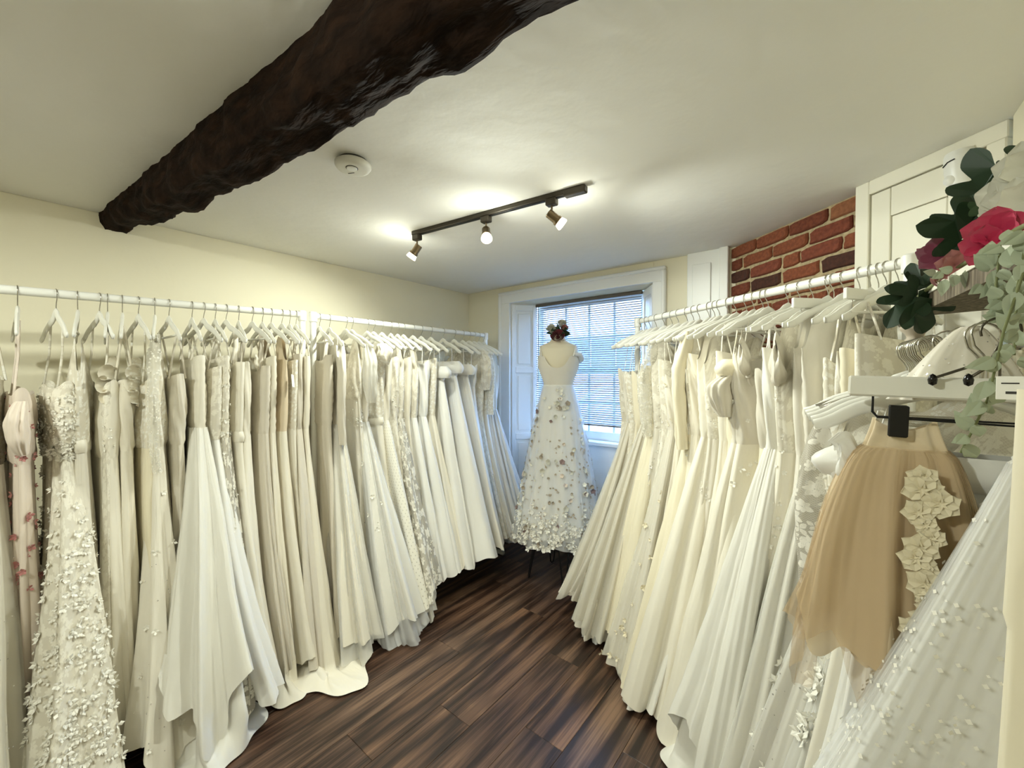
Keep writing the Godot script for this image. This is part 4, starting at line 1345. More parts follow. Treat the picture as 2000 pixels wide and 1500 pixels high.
# ---------------------------------------------------------------- the shelf on the right wall and what hangs below it
func right_shelf() -> void:
	var s := thing("timber_shelf", "weathered grey timber shelf with painted top edge on the right wall", "shelf", at(0.27, 1.66, 0.6))
	var off := Vector3(-0.27, 0, 0.6)
	var bd := plan("board", [[0.14, 1.54], [0.396, 1.45], [0.396, -0.5], [0.335, -0.5]], 0.0, 0.034, M.board, s)
	bd.position += off
	var pt := plan("painted_top", [[0.136, 1.545], [0.396, 1.453], [0.396, -0.5], [0.331, -0.5]], 0.034, 0.046, M.paint_cream, s)
	pt.position += off
	for b in [-0.78, 0.6]:
		slab("bracket", Vector3(0.1, -0.16, b), Vector3(0.128, 0, b + 0.03), M.stone_grey, s, 0.004)
	put("finial", lathe([[0.0, 0.0], [0.012, 0.0], [0.01, -0.008], [0.014, -0.014], [0.026, -0.024], [0.03, -0.03], [0.0285, -0.036], [0.018, -0.05], [0.0155, -0.058], [0.02, -0.063], [0.02, -0.068], [0.0, -0.07]], 28), M.stone_grey, s, Vector3(-0.122, 0.0, -0.922))
	var ra := func(b: float) -> float: return 0.125 + 0.11 * (1.489 - b)
	var r := thing("chrome_clothes_rail", "polished chrome hanging rail below the timber shelf", "clothes rail", at(ra.call(0.6), 1.577, 0.6))
	r.rotation.y = -0.11
	put("rail", rod(Vector3(0, 0, 0.55), Vector3(0, 0, -0.89), 0.0125, 16), M.chrome, r)
	put("end_cap", lathe([[0.0, 0.008], [0.012, 0.007], [0.016, 0.003], [0.016, -0.006], [0.0, -0.006]], 18), M.chrome, r, Vector3(0, 0, -0.89), Vector3(-PI / 2, 0, 0))
	for b in [-0.8, 0.3]:
		put("bracket", rod(Vector3(0, 0, b), Vector3(0.1 - 0.1 * b, 0, b), 0.008, 10), M.chrome, r)
	var u := Vector3(-1, 0, 0)
	var bs := func(yaw: float) -> Basis:
		var x := u.rotated(Vector3.UP, yaw)
		return Basis(x, Vector3.UP, x.cross(Vector3.UP))
	var y := 1.577 - 0.0065
	var H := [
		[1.455, "grey beaded tulle gown with crystal-strewn long sleeve panel", {"neck": "sleeve", "top": 1.74, "sleeve": 0.9, "sfab": "lace_sheer", "bod": "lace_fine", "fab": "satin_grey", "over": "tulle", "beads": 520, "fh": 0.4, "tf": 0.1, "bu": 0.18, "n": 12, "amp": 0.016, "hem": 0.3, "p": 0.8, "petals": 60, "psize": 0.016}],
		[1.36, "frilled white net gown with rows of soft ruffles under the chrome rail", {"neck": "vee", "top": 1.73, "dip": 0.08, "bod": "lace_fine", "fab": "organza", "over": "tulle", "petals": 420, "psize": 0.022, "fh": 0.3, "tf": 0.07, "n": 14, "amp": 0.014, "hem": 0.3, "pt0": 0.0, "pt1": 0.5}],
		[1.27, "ivory gown with small silver scrollwork behind the tan capelet", {"neck": "vee", "top": 1.72, "fab": "satin", "bod": "lace", "fh": 0.3, "tf": 0.06, "hem": 0.3, "beads": 140}],
		[1.17, "white satin gown with curved petal peplum behind the tan capelet", {"neck": "strapless", "top": 1.6, "fab": "satin_white", "bow": 0.1, "fh": 0.3, "tf": 0.06, "hem": 0.3}],
		[1.09, "folded white satin gown with pointed cuff behind the tan capelet", {"neck": "strapless", "top": 1.62, "fab": "satin_white", "cuff": 0.06, "bow": 0.09, "fh": 0.28, "tf": 0.05, "hem": 0.3}],
	]
	for i in H.size():
		var e: Array = H[i]
		var p := at(ra.call(e[0]), y, e[0])
		var full: Dictionary = e[2].duplicate()
		full.ry = y
		full.top -= 0.275
		full.waist = BASE.waist - 0.24
		full.hem = 0.06
		dress("wedding_dress", e[1], "dresses under the chrome rail", Vector3(p.x, 0, p.z), bs.call(rng.randf_range(-0.1, 0.1)), -1.0, full)
		hanger(p, bs.call(rng.randf_range(-0.1, 0.1)), "white wooden hanger, %s from the far end of the chrome rail" % ORD[i], "hangers on the chrome rail", false)
	# empty hangers bunched at the far end
	for k in 9:
		var p := at(ra.call(1.30 + 0.0165 * k), y, 1.30 + 0.0165 * k)
		var h := thing("wire_hanger", "thin chrome wire hanger, %s in the bunch at the chrome rail's end" % ORD[k], "hanger", p, "bunched wire hangers")
		h.basis = bs.call(-0.18 + 0.035 * k)
		put("hook", hanger_hook, M.chrome, h)
		put("frame", tube(PackedVector3Array([Vector3(0, -0.07, 0), Vector3(0.09, -0.105, 0), Vector3(0.19, -0.15, 0), Vector3(0.18, -0.165, 0), Vector3(-0.18, -0.165, 0), Vector3(-0.19, -0.15, 0), Vector3(-0.09, -0.105, 0), Vector3(0, -0.07, 0)]), 0.0016, 5, 1.0, false), M.chrome, h)
	# the two flat clip hangers in front
	clip_hanger(at(ra.call(0.98), y, 0.98), bs.call(0.03), "flat white clip hanger with black clips holding the tan capelet", "front clip hangers", 0.0, M.black_wire, 0.03)
	clip_hanger(at(ra.call(1.03) + 0.006, y, 1.03), bs.call(-0.02), "flat white clip hanger directly behind the one holding the tan capelet", "front clip hangers", 0.0, M.black_wire, 0.01)
	# black-tipped wire clip hanger
	var wh := thing("wire_clip_hanger", "dark wire hanger with black rubber clip tips on the chrome rail", "hanger", at(ra.call(0.945), y, 0.945))
	put("hook", hanger_hook, M.pewter, wh)
	for g in [[0.07, -0.01], [0.035, 0.02]]:
		var arm := put("arm", tube(PackedVector3Array([Vector3(0, -0.02, 0), Vector3(-g[0] * 0.1, -0.045, g[1]), Vector3(-g[0] * 0.5, -0.058, g[1]), Vector3(-g[0], -0.074, g[1])]), 0.0022, 6), M.pewter, wh)
		put("rubber_tip", lathe([[0.0, 0.01], [0.004, 0.007], [0.0062, 0.0], [0.005, -0.007], [0.0, -0.01]], 14), M.black_gloss, arm, Vector3(-g[0], -0.076, g[1]))
	# pale glittering capelet on the hanger behind the front bar
	var sh := thing("satin_capelet", "pale grey glittery capelet hanging behind the flat clip hanger", "capelet", at(ra.call(1.06), 0, 1.06))
	sh.basis = bs.call(0.0)
	var rows := []
	for ri in 19:
		var t := ri / 18.0
		var row := PackedVector3Array()
		for k in 65:
			var th := TAU * (k % 64) / 64.0
			var fold := 1.0 + 0.08 * t * sin(th * 7.0 + 1.0) + 0.05 * t * sin(th * 11.0)
			row.append(Vector3(cos(th) * (0.012 + 0.075 * pow(t, 0.75)) * fold + 0.01 * t, y + 0.016 - 0.13 * t, sin(th) * (0.014 + 0.02 * t) * fold))
		rows.append(row)
	put("cloth", grid(rows, true), M.satin_grey, sh)
	var gl := put("glitter", scatter(rows, 150, 0.0014, 0.1, 0.9, true), M.bead, sh)
	gl.set_meta("kind", "stuff")
	# tan tulle gown gripped by the black clip
	var tan := dress("tulle_capelet", "tan gold tulle capelet with cream lace flowers gripped by black clip", "dresses under the chrome rail", at(0.085, 0, 1.0), bs.call(0.02), -1.0,
		{"neck": "", "top": 1.415, "waist": 1.37, "ry": y, "bu": 0.04, "wu": 0.055, "bt": 0.009, "fab": "tan", "over": "tulle_tan", "fh": 0.15, "bh": 0.13, "tf": 0.045, "tb": 0.035, "n": 9, "amp": 0.014, "hem": 1.02, "ohem": -0.06, "hw": 0.05, "p": 0.45})
	tan.set_meta("category", "capelet")
	tan.remove_meta("group")
	var rr := RandomNumberGenerator.new()
	rr.seed = 5
	for k in 17:
		var yy := 1.33 - 0.019 * k
		var t := clampf((1.37 - yy) / 0.35, 0.0, 1.0)
		var o := put("lace_flower", bloom(0.022 * rr.randf_range(0.7, 1.3), 6, 0.12), M.petal_cream, tan, Vector3(-0.03 + 0.014 * rr.randf_range(-1, 1) + 0.0005 * k, yy, -0.028 - 0.034 * pow(t, 0.5)))
		o.rotation = Vector3(-PI / 2, 0, 0)
		o.rotate_object_local(Vector3.UP, rr.randf() * TAU)
	# dotted tulle gown gripped by the hanger's other clip
	var look := {"neck": "", "top": 1.435, "waist": 1.37, "ry": y, "bu": 0.06, "wu": 0.085, "bt": 0.012, "fab": "satin_white", "over": "tulle_white", "fh": 0.56, "bh": 0.11, "tf": 0.08, "tb": 0.03, "n": 7, "amp": 0.012, "hem": 0.04, "p": 0.9, "keep": true, "crumple": 0.0}
	var dt := dress("wedding_dress", "white tulle gown sprinkled with raised dots in the right foreground", "dresses under the chrome rail", at(0.275, 0, 0.925), bs.call(0.0), -1.0, look)
	var sk := Skirt.new()
	var sp: Dictionary = BASE.duplicate()
	sp.merge(look, true)
	sk.sp = sp
	sk.ns = -1.0
	sk.ph = dt.get_meta("folds")
	dt.remove_meta("folds")
	sk.grow = 0.03
	sk.waist = 1.37
	sk.hem = 0.04
	var dots := put("raised_dots", scatter(skirt_rows(sk, 90, 40), 3600, 0.0036, 0.02, 1.0, true), M.petal, dt)
	dots.set_meta("kind", "stuff")
	# ivory gown at the frame's right edge with its printed tag
	dress("wedding_dress", "plain ivory gown hanging closest on the right, beside its printed tag", "dresses under the chrome rail", at(ra.call(0.5), 0, 0.5), bs.call(0.0), -1.0,
		{"neck": "", "top": 1.48, "waist": 1.3, "ry": y, "bu": 0.125, "wu": 0.13, "bt": 0.02, "fab": "cream", "fh": 0.17, "bh": 0.1, "tf": 0.04, "tb": 0.03, "n": 5, "amp": 0.01, "hem": 0.05})
	clip_hanger(at(ra.call(0.5), y, 0.5), bs.call(0.0), "short white clip hanger closest on the chrome rail, above the ivory gown", "front clip hangers", 0.0, M.black_wire, 0.0, 0.45)
	var tg := thing("garment_tag", "white printed garment tag at the right edge beside the rail", "tag", at(0.128, 1.49, 0.535))
	tg.rotation.y = deg_to_rad(-14.0)
	put("card", box(0.05, 0.02, 0.001, 0.0003), M.card, tg)
	for k in 4:
		put("print_mark", box(0.01 - 0.003 * (k % 2), 0.0012, 0.0004, 0.0001), M.ink, tg, Vector3(-0.017 + 0.0125 * k, 0.004, 0.0007))
	for k in 2:
		put("print_mark", box(0.011, 0.0022, 0.0004, 0.0001), M.ink, tg, Vector3(-0.014 + 0.02 * k, -0.004, 0.0007))

# ---------------------------------------------------------------- flowers
func bloom(size: float, petals: int, lift: float, rings := 1) -> ArrayMesh:
	# open flower facing +y: cupped petals with a crease and a pointed tip
	var b := Bag.new()
	var v := PackedVector3Array()
	var idx := PackedInt32Array()
	var nt := 5 if size > 0.03 else 3
	for ring in rings:
		var rs := size * (1.0 - 0.28 * ring)
		for k in petals:
			var a := TAU * (k + 0.5 * ring) / petals
			var d := Vector3(cos(a), 0, sin(a))
			var s := Vector3(-sin(a), 0, cos(a))
			var l := lift + 0.4 * ring
			var base := v.size()
			for i in nt + 1:
				var t := float(i) / nt
				var w := rs * 0.52 * pow(sin(PI * clampf(0.08 + t * 0.9, 0.0, 1.0)), 0.75)
				for q in 5:
					var e := q / 2.0 - 1.0
					var curl := rs * (0.22 * e * e * (1.0 - 0.6 * t) - 0.12 * t * t * t + 0.03 * sin(e * 5.0 + k) * t)
					v.append(d * rs * t * (1.0 - 0.06 * e * e) + s * w * e + Vector3.UP * (rs * l * pow(t, 0.8) + curl + 0.06 * size * ring))
			for i in nt:
				for q in 4:
					var p := base + i * 5 + q
					idx.append_array(PackedInt32Array([p, p + 1, p + 5, p + 1, p + 6, p + 5]))
	var uv := PackedVector2Array()
	for p in v: uv.append(Vector2(p.x, p.z))
	return raw(v, uv, idx)

func rose(size: float) -> ArrayMesh:
	# furled rose: overlapping curled petals round a bud, facing +y
	var rows := []
	var turns := 4.0
	for r in 6:
		var v := r / 5.0
		var row := PackedVector3Array()
		for k in 81:
			var t := k / 80.0
			var th := t * TAU * turns
			var rad := size * (0.1 + 0.85 * t) * (0.55 + 0.45 * sin(PI * 0.5 * (0.25 + v * 0.9)))
			rad *= 1.0 + 0.06 * sin(th * 1.25)
			var y := size * (-0.45 + 1.15 * v * (1.0 - 0.45 * t)) 
			if v > 0.7: rad *= 1.0 + 0.22 * (v - 0.7) / 0.3 * t
			row.append(Vector3(cos(th) * rad, y, sin(th) * rad))
		rows.append(row)
	return grid(rows)

func leaf(length: float, wide: float, lobes: int) -> ArrayMesh:
	# one leaf along +y, folded a little on its rib, with thickness
	var outline := PackedVector2Array()
	if lobes == 1:
		for k in 9:
			var t := k / 8.0
			outline.append(Vector2(sin(PI * pow(t, 0.8)) * wide * 0.5, t * length))
		for k in range(7, 0, -1):
			var t := k / 8.0
			outline.append(Vector2(-sin(PI * pow(t, 0.8)) * wide * 0.5, t * length))
	else:
		var half := [Vector2(0.02, 0.0), Vector2(0.2, 0.12), Vector2(0.42, 0.2), Vector2(0.6, 0.42), Vector2(0.56, 0.58), Vector2(0.36, 0.52), Vector2(0.2, 0.44), Vector2(0.22, 0.6), Vector2(0.24, 0.78), Vector2(0.14, 0.93), Vector2(0.0, 1.0)]
		var right := PackedVector2Array()
		for k in half.size() - 1:
			for f in 3:
				var q: Vector2 = (half[k] as Vector2).cubic_interpolate(half[k + 1], half[maxi(k - 1, 0)], half[mini(k + 2, half.size() - 1)], f / 3.0)
				right.append(Vector2(q.x * wide, q.y * length))
		outline.append_array(right)
		outline.append(Vector2(0, length))
		for k in range(right.size() - 1, -1, -1): outline.append(Vector2(-right[k].x, right[k].y))
	var b := Bag.new()
	var bend := func(p: Vector2, z: float) -> Vector3:
		return Vector3(p.x, p.y, z + 0.25 * absf(p.x) - 0.6 * p.y * p.y / maxf(length, 0.001) * 0.5)
	var tris := Geometry2D.triangulate_polygon(outline)
	for i in range(0, tris.size(), 3):
		quad_out(b, [bend.call(outline[tris[i]], 0.0004), bend.call(outline[tris[i + 1]], 0.0004), bend.call(outline[tris[i + 2]], 0.0004)], Vector3(0, 0, 1))
		quad_out(b, [bend.call(outline[tris[i]], -0.0004), bend.call(outline[tris[i + 1]], -0.0004), bend.call(outline[tris[i + 2]], -0.0004)], Vector3(0, 0, -1))
	return from_bag(b)

func aim(o: Node3D, up: Vector3, face: Vector3) -> void:
	# +y along up, +z towards face
	var y := up.normalized()
	var z := (face - y * face.dot(y)).normalized()
	o.basis = Basis(y.cross(z), y, z)

func garland() -> void:
	var g := thing("flower_garland", "garland of dark leaves, pink blooms and pale foliage along the shelf", "garland", at(0.2, 1.71, 1.2))
	var o := g.position
	var cam := Vector3(0, 1.5, 0)
	var big := leaf(0.09, 0.09, 3)
	var mid := leaf(0.066, 0.062, 3)
	var small := leaf(0.034, 0.019, 1)
	var round_leaf := leaf(0.022, 0.017, 1)
	# where it grows from (a, y, b), which way it points in the picture's terms (right, up), mesh, material
	var leaves := [
		[0.204, 1.805, 1.292, -0.9, 0.15, big, "leaf_dark"], [0.204, 1.81, 1.285, -0.15, 1.0, big, "leaf_dark"], [0.21, 1.79, 1.27, -0.35, -0.9, big, "leaf_dark"], [0.205, 1.775, 1.25, 0.4, -0.9, mid, "leaf_dark"],
		[0.23, 1.865, 1.22, -0.6, 0.65, big, "leaf_dark"], [0.23, 1.865, 1.2, 0.6, 0.5, mid, "leaf_dark"], [0.232, 1.84, 1.2, -0.3, -0.9, mid, "leaf_mid"], [0.229, 1.815, 1.24, 0.1, 0.9, mid, "leaf_mid"], [0.228, 1.80, 1.2, 0.9, -0.1, big, "leaf_dark"], [0.228, 1.785, 1.17, 0.9, -0.3, big, "leaf_dark"], [0.225, 1.78, 1.22, 0.2, -0.9, mid, "leaf_dark"],
		[0.24, 1.87, 1.1, 0.5, 0.8, mid, "leaf_dark"],
		[0.14, 1.705, 1.37, -0.45, 0.9, mid, "leaf_dark"], [0.139, 1.705, 1.36, 0.4, 0.9, mid, "leaf_dark"], [0.137, 1.695, 1.366, -0.9, 0.25, mid, "leaf_dark"], [0.135, 1.69, 1.37, -0.8, -0.65, big, "leaf_dark"], [0.137, 1.685, 1.34, 0.3, -0.95, big, "leaf_dark"], [0.137, 1.7, 1.35, 0.8, -0.3, mid, "leaf_dark"], [0.135, 1.68, 1.38, -0.4, -0.9, mid, "leaf_mid"],
	]
	for e in leaves:
		var p := at(e[0], e[1], e[2])
		var l := put("leaf", e[5], M[e[6]], g, p - o)
		var dir: Vector3 = Vector3(0.778, 0, -0.628) * e[3] + Vector3(0, e[4], 0)
		aim(l, dir, (cam - p).normalized() + Vector3(rng.randf_range(-0.4, 0.4), rng.randf_range(-0.1, 0.5), rng.randf_range(-0.3, 0.3)))
	put("vine", tube(PackedVector3Array([at(0.137, 1.692, 1.4) - o, at(0.17, 1.716, 1.27) - o, at(0.21, 1.74, 1.15) - o, at(0.21, 1.73, 1.0) - o, at(0.215, 1.715, 0.85) - o]), 0.004, 8), M.stem, g)
	for q in [[at(0.2, 1.735, 1.18), at(0.204, 1.8, 1.285)], [at(0.2, 1.735, 1.18), at(0.23, 1.86, 1.21)], [at(0.17, 1.716, 1.27), at(0.176, 1.79, 1.37)], [at(0.21, 1.74, 1.12), at(0.24, 1.81, 1.13)]]:
		put("stem", tube(PackedVector3Array([q[0] - o, (q[0] + q[1]) * 0.5 - o + Vector3(0, 0.01, 0), q[1] - o]), 0.002, 6), M.stem, g)
	# blooms
	var fl := [
		[0.2, 1.742, 1.06, bloom(0.044, 5, 0.35, 2), "fuchsia", "pink_bloom"], [0.19, 1.722, 1.05, bloom(0.036, 5, 0.4, 1), "fuchsia", "pink_bloom"],
		[0.17, 1.785, 1.33, rose(0.036), "mauve", "mauve_rose"], [0.17, 1.77, 1.325, bloom(0.04, 6, 0.8, 1), "mauve", "mauve_bloom"], [0.179, 1.729, 1.24, bloom(0.034, 6, 0.6, 2), "rose_pale", "dusky_bloom"], [0.166, 1.709, 1.274, rose(0.018), "rose_pale", "dusky_bud"], [0.123, 1.655, 1.5, rose(0.012), "fuchsia", "pink_bud"],
		[0.24, 1.815, 1.12, bloom(0.055, 6, 0.5, 3), "bloom_white", "white_bloom"], [0.245, 1.85, 1.09, bloom(0.045, 6, 0.6, 2), "bloom_white", "white_bloom"], [0.235, 1.79, 1.07, bloom(0.04, 6, 0.6, 2), "bloom_white", "white_bloom"], [0.21, 1.775, 1.2, rose(0.014), "stem", "green_bud"], [0.222, 1.78, 1.17, rose(0.014), "rose_pale", "dusky_bud"],
	]
	for e in fl:
		var p := at(e[0], e[1], e[2])
		var f := put(e[5], e[3], M[e[4]], g, p - o)
		aim(f, (cam - p).normalized() + Vector3(rng.randf_range(-0.6, 0.1), rng.randf_range(-0.2, 0.4), rng.randf_range(-0.2, 0.2)), Vector3(0.3, 1, 0.2))
	# pale felted leaves along the shelf edge
	var pale := [[0.172, 1.70, 1.129], [0.178, 1.712, 1.08], [0.17, 1.7, 1.19], [0.184, 1.7, 1.006], [0.19, 1.69, 0.935], [0.188, 1.66, 0.969], [0.183, 1.66, 1.016], [0.193, 1.65, 0.92], [0.193, 1.61, 0.912], [0.19, 1.6, 0.944], [0.196, 1.533, 0.912], [0.189, 1.60, 0.96], [0.196, 1.556, 0.92], [0.21, 1.8, 1.19], [0.16, 1.71, 1.25], [0.165, 1.705, 1.22]]
	for q in pale:
		for k in 2:
			var p := at(q[0], q[1], q[2]) + Vector3(rng.randf_range(-0.008, 0.004), rng.randf_range(-0.012, 0.012), rng.randf_range(-0.015, 0.015))
			var l := put("pale_leaf", [small, round_leaf][k], M.leaf_pale, g, p - o)
			var th := rng.randf() * TAU
			aim(l, Vector3(0.778, 0, -0.628) * cos(th) + Vector3(0, sin(th), 0), (cam - p).normalized() + Vector3(rng.randf_range(-0.6, 0.6), rng.randf_range(-0.2, 0.6), 0))
	for s in [[at(0.19, 1.71, 0.98), at(0.182, 1.64, 0.96), at(0.186, 1.58, 0.95)], [at(0.2, 1.71, 0.9), at(0.19, 1.62, 0.9), at(0.19, 1.53, 0.905)], [at(0.2, 1.7, 0.86), at(0.165, 1.56, 0.83), at(0.158, 1.497, 0.839), at(0.157, 1.468, 0.856), at(0.15, 1.426, 0.885), at(0.14, 1.385, 0.905)]]:
		var path := PackedVector3Array()
		for q in s: path.append(q - o)
		put("sprig_stem", tube(path, 0.0016, 6), M.stem, g)
		var n: int = 4 * (s.size() - 1)
		for k in n:
			var t: float = (k + 0.5) / n * (s.size() - 1)
			var i := int(t)
			var p: Vector3 = s[i].lerp(s[i + 1], t - i)
			var l := put("pale_leaf", [small, round_leaf][k % 2], M.leaf_pale, g, p - o)
			var th := rng.randf() * TAU
			aim(l, Vector3(0.778, 0, -0.628) * cos(th) + Vector3(0, sin(th) - 0.3, 0), cam - p)

# ---------------------------------------------------------------- dress form by the window
func mannequin() -> void:
	var c := at(-1.64, 0, 2.58)
	# small table on hairpin legs
	var tb := thing("hairpin_table", "low table on black hairpin legs under the flowered gown", "table", c)
	put("top", lathe([[0.0, 0.42], [0.2, 0.42], [0.205, 0.415], [0.205, 0.4], [0.2, 0.395], [0.0, 0.395]], 32), M.black_wire, tb)
	for k in 4:
		var th := PI / 4 + PI / 2 * k
		var d := Vector3(cos(th), 0, sin(th))
		var s := Vector3(-d.z, 0, d.x)
		put("hairpin_leg", tube(PackedVector3Array([d * 0.15 + s * 0.045 + Vector3(0, 0.4, 0), d * 0.22 + s * 0.012 + Vector3(0, 0.02, 0), d * 0.222 + Vector3(0, 0.008, 0), d * 0.22 - s * 0.012 + Vector3(0, 0.02, 0), d * 0.15 - s * 0.045 + Vector3(0, 0.4, 0)]), 0.006, 8), M.black_wire, tb)
	# the form
	var face := deg_to_rad(38.9 - 12.0)
	var f := thing("dress_form", "cream headless dress form standing on the low table", "dress form", c + Vector3(0, 0.42, 0))
	f.rotation.y = face
	put("torso", body_loft([[0.42, 0.115, 0.085], [0.55, 0.15, 0.11], [0.72, 0.155, 0.11], [0.87, 0.13, 0.095], [1.01, 0.1, 0.078], [1.1, 0.115, 0.088], [1.2, 0.138, 0.105], [1.27, 0.142, 0.09], [1.305, 0.13, 0.066], [1.335, 0.07, 0.05], [1.36, 0.05, 0.046], [1.385, 0.046, 0.044]]), M.cream, f)
	put("neck_cap", lathe([[0.0, 0.012], [0.04, 0.01], [0.046, 0.0], [0.0, 0.0]], 24), M.cream, f, Vector3(0, 1.385, 0))
	put("pole", rod(Vector3(0, 0.012, 0), Vector3(0, 0.5, 0), 0.014, 12), M.black_wire, f)
	put("base", lathe([[0.0, 0.012], [0.1, 0.012], [0.105, 0.004], [0.105, 0.0], [0.0, 0.0]], 24), M.black_wire, f)
	# gown
	var g := thing("flowered_gown", "white tulle gown scattered with fabric flowers displayed by the window", "dress", c)
	g.rotation.y = face
	var bod := []
	for r in 13:
		var v := r / 12.0
		var row := PackedVector3Array()
		for k in 49:
			var th := TAU * (k % 48) / 48.0
			var front := smoothstep(0.2, 1.0, sin(th))
			var top := 1.655 - 0.02 * (1.0 - absf(cos(th))) - 0.075 * smoothstep(0.75, 1.0, sin(th))
			var y := lerpf(top, 1.43, v)
			var h := (y - 0.42)
			var rx := lerpf(lerpf(0.148, 0.152, smoothstep(1.24, 1.19, h)), 0.106, smoothstep(1.17, 1.0, h)) 
			var rz := lerpf(0.112, 0.084, smoothstep(1.17, 1.0, h)) + 0.012 * front * exp(-pow((h - 1.17) / 0.05, 2.0))
			if h > 1.22: rz *= lerpf(1.0, 0.88, smoothstep(1.22, 1.27, h))
			row.append(Vector3(cos(th) * rx, y, sin(th) * rz))
		bod.append(row)
	put("bodice", grid(bod, true), M.chiffon, g)
	for s in [-1.0, 1.0]:
		put("strap", tube(PackedVector3Array([Vector3(s * 0.115, 1.645, 0.085), Vector3(s * 0.13, 1.71, 0.05), Vector3(s * 0.13, 1.728, 0.0), Vector3(s * 0.125, 1.7, -0.06), Vector3(s * 0.11, 1.63, -0.088)]), 0.006, 8, 0.4), M.white_cloth, g)
	var off := put("off_shoulder_ruffle", tube(PackedVector3Array([Vector3(0.125, 1.66, 0.08), Vector3(0.158, 1.66, 0.04), Vector3(0.168, 1.63, -0.01), Vector3(0.152, 1.61, -0.05), Vector3(0.125, 1.63, -0.08)]), [0.012, 0.018, 0.022, 0.018, 0.012], 10), M.organza, g)
	put("waist_band", body_loft([[1.418, 0.111, 0.089], [1.425, 0.1125, 0.0905], [1.44, 0.1115, 0.0895]], false), M.satin_white, g)
	var rows_in := gown_skirt(1.43, 0.36, 0.3, 0.245, 0.0, 15)
	put("skirt", grid(rows_in, true), M.satin_white, g)
	var rows := gown_skirt(1.432, 0.3, 0.325, 0.262, 0.006, 19)
	put("overskirt", grid(rows, true), M.tulle_white, g)
	# fabric flowers, each one a part, thicker towards the hem
	var kinds := [bloom(0.022, 5, 0.5), bloom(0.017, 5, 0.8), bloom(0.014, 4, 0.6)]
	var mats := [M.petal, M.petal, M.petal, M.bloom_white, M.blush, M.stone_grey, M.mauve_grey]
	var nr := rows.size() - 1
	for k in 190:
		var t := 0.04 + 0.95 * pow(rng.randf(), 0.55)
		if k < 14: t = rng.randf_range(0.02, 0.16)
		var r := clampi(int(t * nr), 0, nr - 1)
		var ci := rng.randi() % 96
		if k < 14: ci = clampi(int(24 + rng.randfn(0.0, 4.0)), 0, 95)
		var p: Vector3 = rows[r][ci]
		var n := ((rows[r][ci + 1] as Vector3) - p).cross((rows[r + 1][ci] as Vector3) - p).normalized()
		if n.dot(Vector3(p.x, 0, p.z)) < 0: n = -n
		var o := put("fabric_flower", kinds[k % 3], mats[rng.randi() % mats.size()], g, p + n * 0.001)
		aim(o, n + Vector3(rng.randf_range(-0.4, 0.4), rng.randf_range(-0.4, 0.4), 0), Vector3(0.3, 1, 0.1))
	var hemleaves := put("hem_petals", scatter(rows, 520, 0.019, 0.72, 1.0, false), M.petal, g)
	hemleaves.set_meta("kind", "stuff")
	var dark := put("sequin_leaves", scatter(rows, 620, 0.009, 0.12, 1.0, false), M.stone_grey, g)
	dark.set_meta("kind", "stuff")
	# posy on the neck
	var b := thing("neck_posy", "small posy of dark red and white roses on the dress form", "flowers", c + Vector3(0, 1.785, 0))
	b.rotation.y = face
	for e in [[0.0, -0.01, 0.055, 0.05, "rose_dark", "dark_red_rose"], [-0.055, 0.05, 0.02, 0.034, "bloom_white", "white_rose"], [0.022, 0.085, 0.0, 0.036, "bloom_white", "white_rose"], [-0.03, 0.03, 0.035, 0.028, "bloom_white", "white_rose"], [0.045, 0.05, 0.02, 0.028, "rose_pale", "pale_rose"]]:
		var o := put(e[5], rose(e[3]), M[e[4]], b, Vector3(e[0], e[1] + 0.02, e[2]))
		aim(o, Vector3(e[0] * 4.0, 0.35 + e[1] * 3.0, 0.8), Vector3(0.2, 1, 0))
	var lf := leaf(0.065, 0.036, 1)
	for k in 16:
		var th := TAU * k / 16.0
		var o := put("leaf", lf, M.leaf_dark if k % 3 else M.leaf_mid, b, Vector3(cos(th) * 0.025, 0.015 + 0.035 * (k % 3) * 0.6, sin(th) * 0.02))
		aim(o, Vector3(cos(th), rng.randf_range(0.0, 1.0), sin(th) * 0.6 + 0.2), Vector3(0, 0.5, 1))
	put("twig", tube(PackedVector3Array([Vector3(0.02, 0.02, 0), Vector3(0.06, 0.04, 0.01), Vector3(0.09, 0.05, 0.02)]), 0.0014, 5), M.leaf_mid, b)

func body_loft(rings: Array, cap := true) -> ArrayMesh:
	var rows := []
	for i in (rings.size() - 1) * 4 + 1:
		var k := mini(i / 4, rings.size() - 2)
		var t := i / 4.0 - k
		var p0: Array = rings[maxi(k - 1, 0)]
		var p1: Array = rings[k]
		var p2: Array = rings[k + 1]
		var p3: Array = rings[mini(k + 2, rings.size() - 1)]
		var v := []
		for q in 3: v.append(cubic_interpolate(p1[q], p2[q], p0[q], p3[q], t))
		var row := PackedVector3Array()
		for c in 41:
			var th := TAU * (c % 40) / 40.0
			row.append(Vector3(cos(th) * v[1], v[0], sin(th) * v[2]))
		rows.append(row)
	return grid(rows, true, true)

func gown_skirt(y0: float, y1: float, rx: float, rz: float, grow: float, folds: int) -> Array:
	var rows := []
	for r in 37:
		var t := r / 36.0
		var row := PackedVector3Array()
		for k in 97:
			var th := TAU * (k % 96) / 96.0
			var q := pow(t, 0.8)
			var f := sin(th * folds + 1.5 * sin(2.0 * th)) * 0.012 * t + 0.006 * sin(th * 7.0 + 1.0) * t
			var ax := lerpf(0.107, rx, q) + grow + f
			var az := lerpf(0.085, rz, q) + grow + f
			row.append(Vector3(cos(th) * ax, lerpf(y0, y1, t) + 0.012 * t * sin(th * 5.0), sin(th) * az))
		rows.append(row)
	return rows

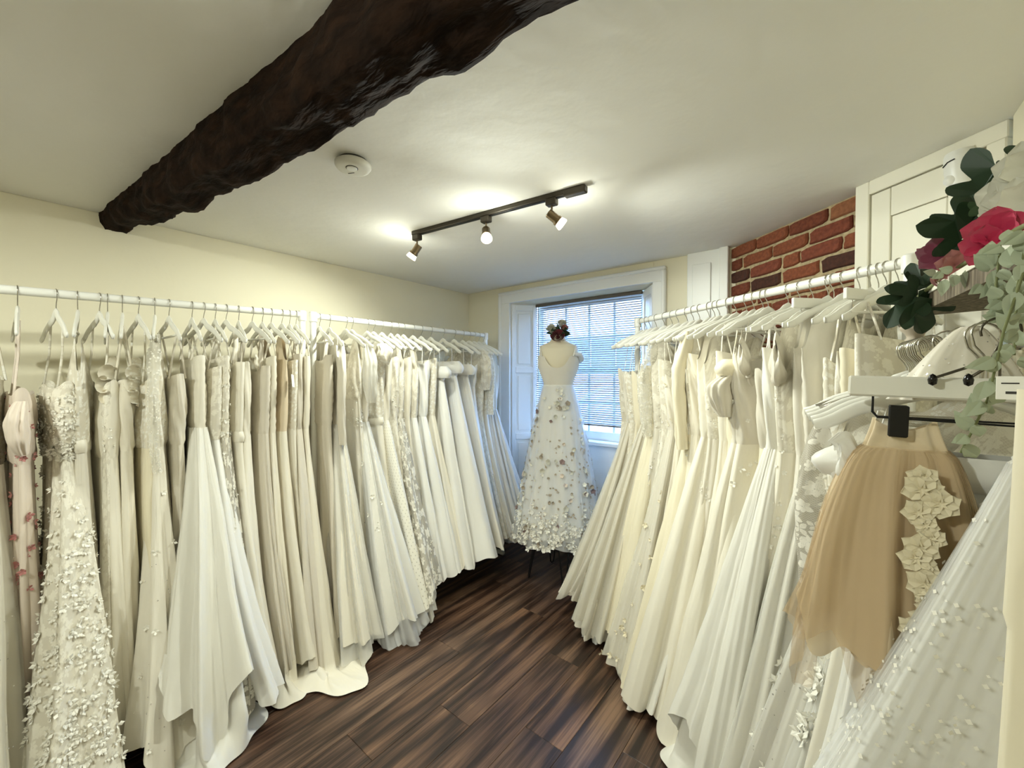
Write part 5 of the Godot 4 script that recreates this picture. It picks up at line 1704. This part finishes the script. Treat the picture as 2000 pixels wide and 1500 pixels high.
# ---------------------------------------------------------------- build
func _ready() -> void:
	rng.seed = 20240
	camera_and_sky()
	materials()
	hanger_meshes()
	room()
	window()
	ceiling_fittings()
	near_left()
	far_left()
	right_rail()
	mannequin()
	right_shelf()
	garland()
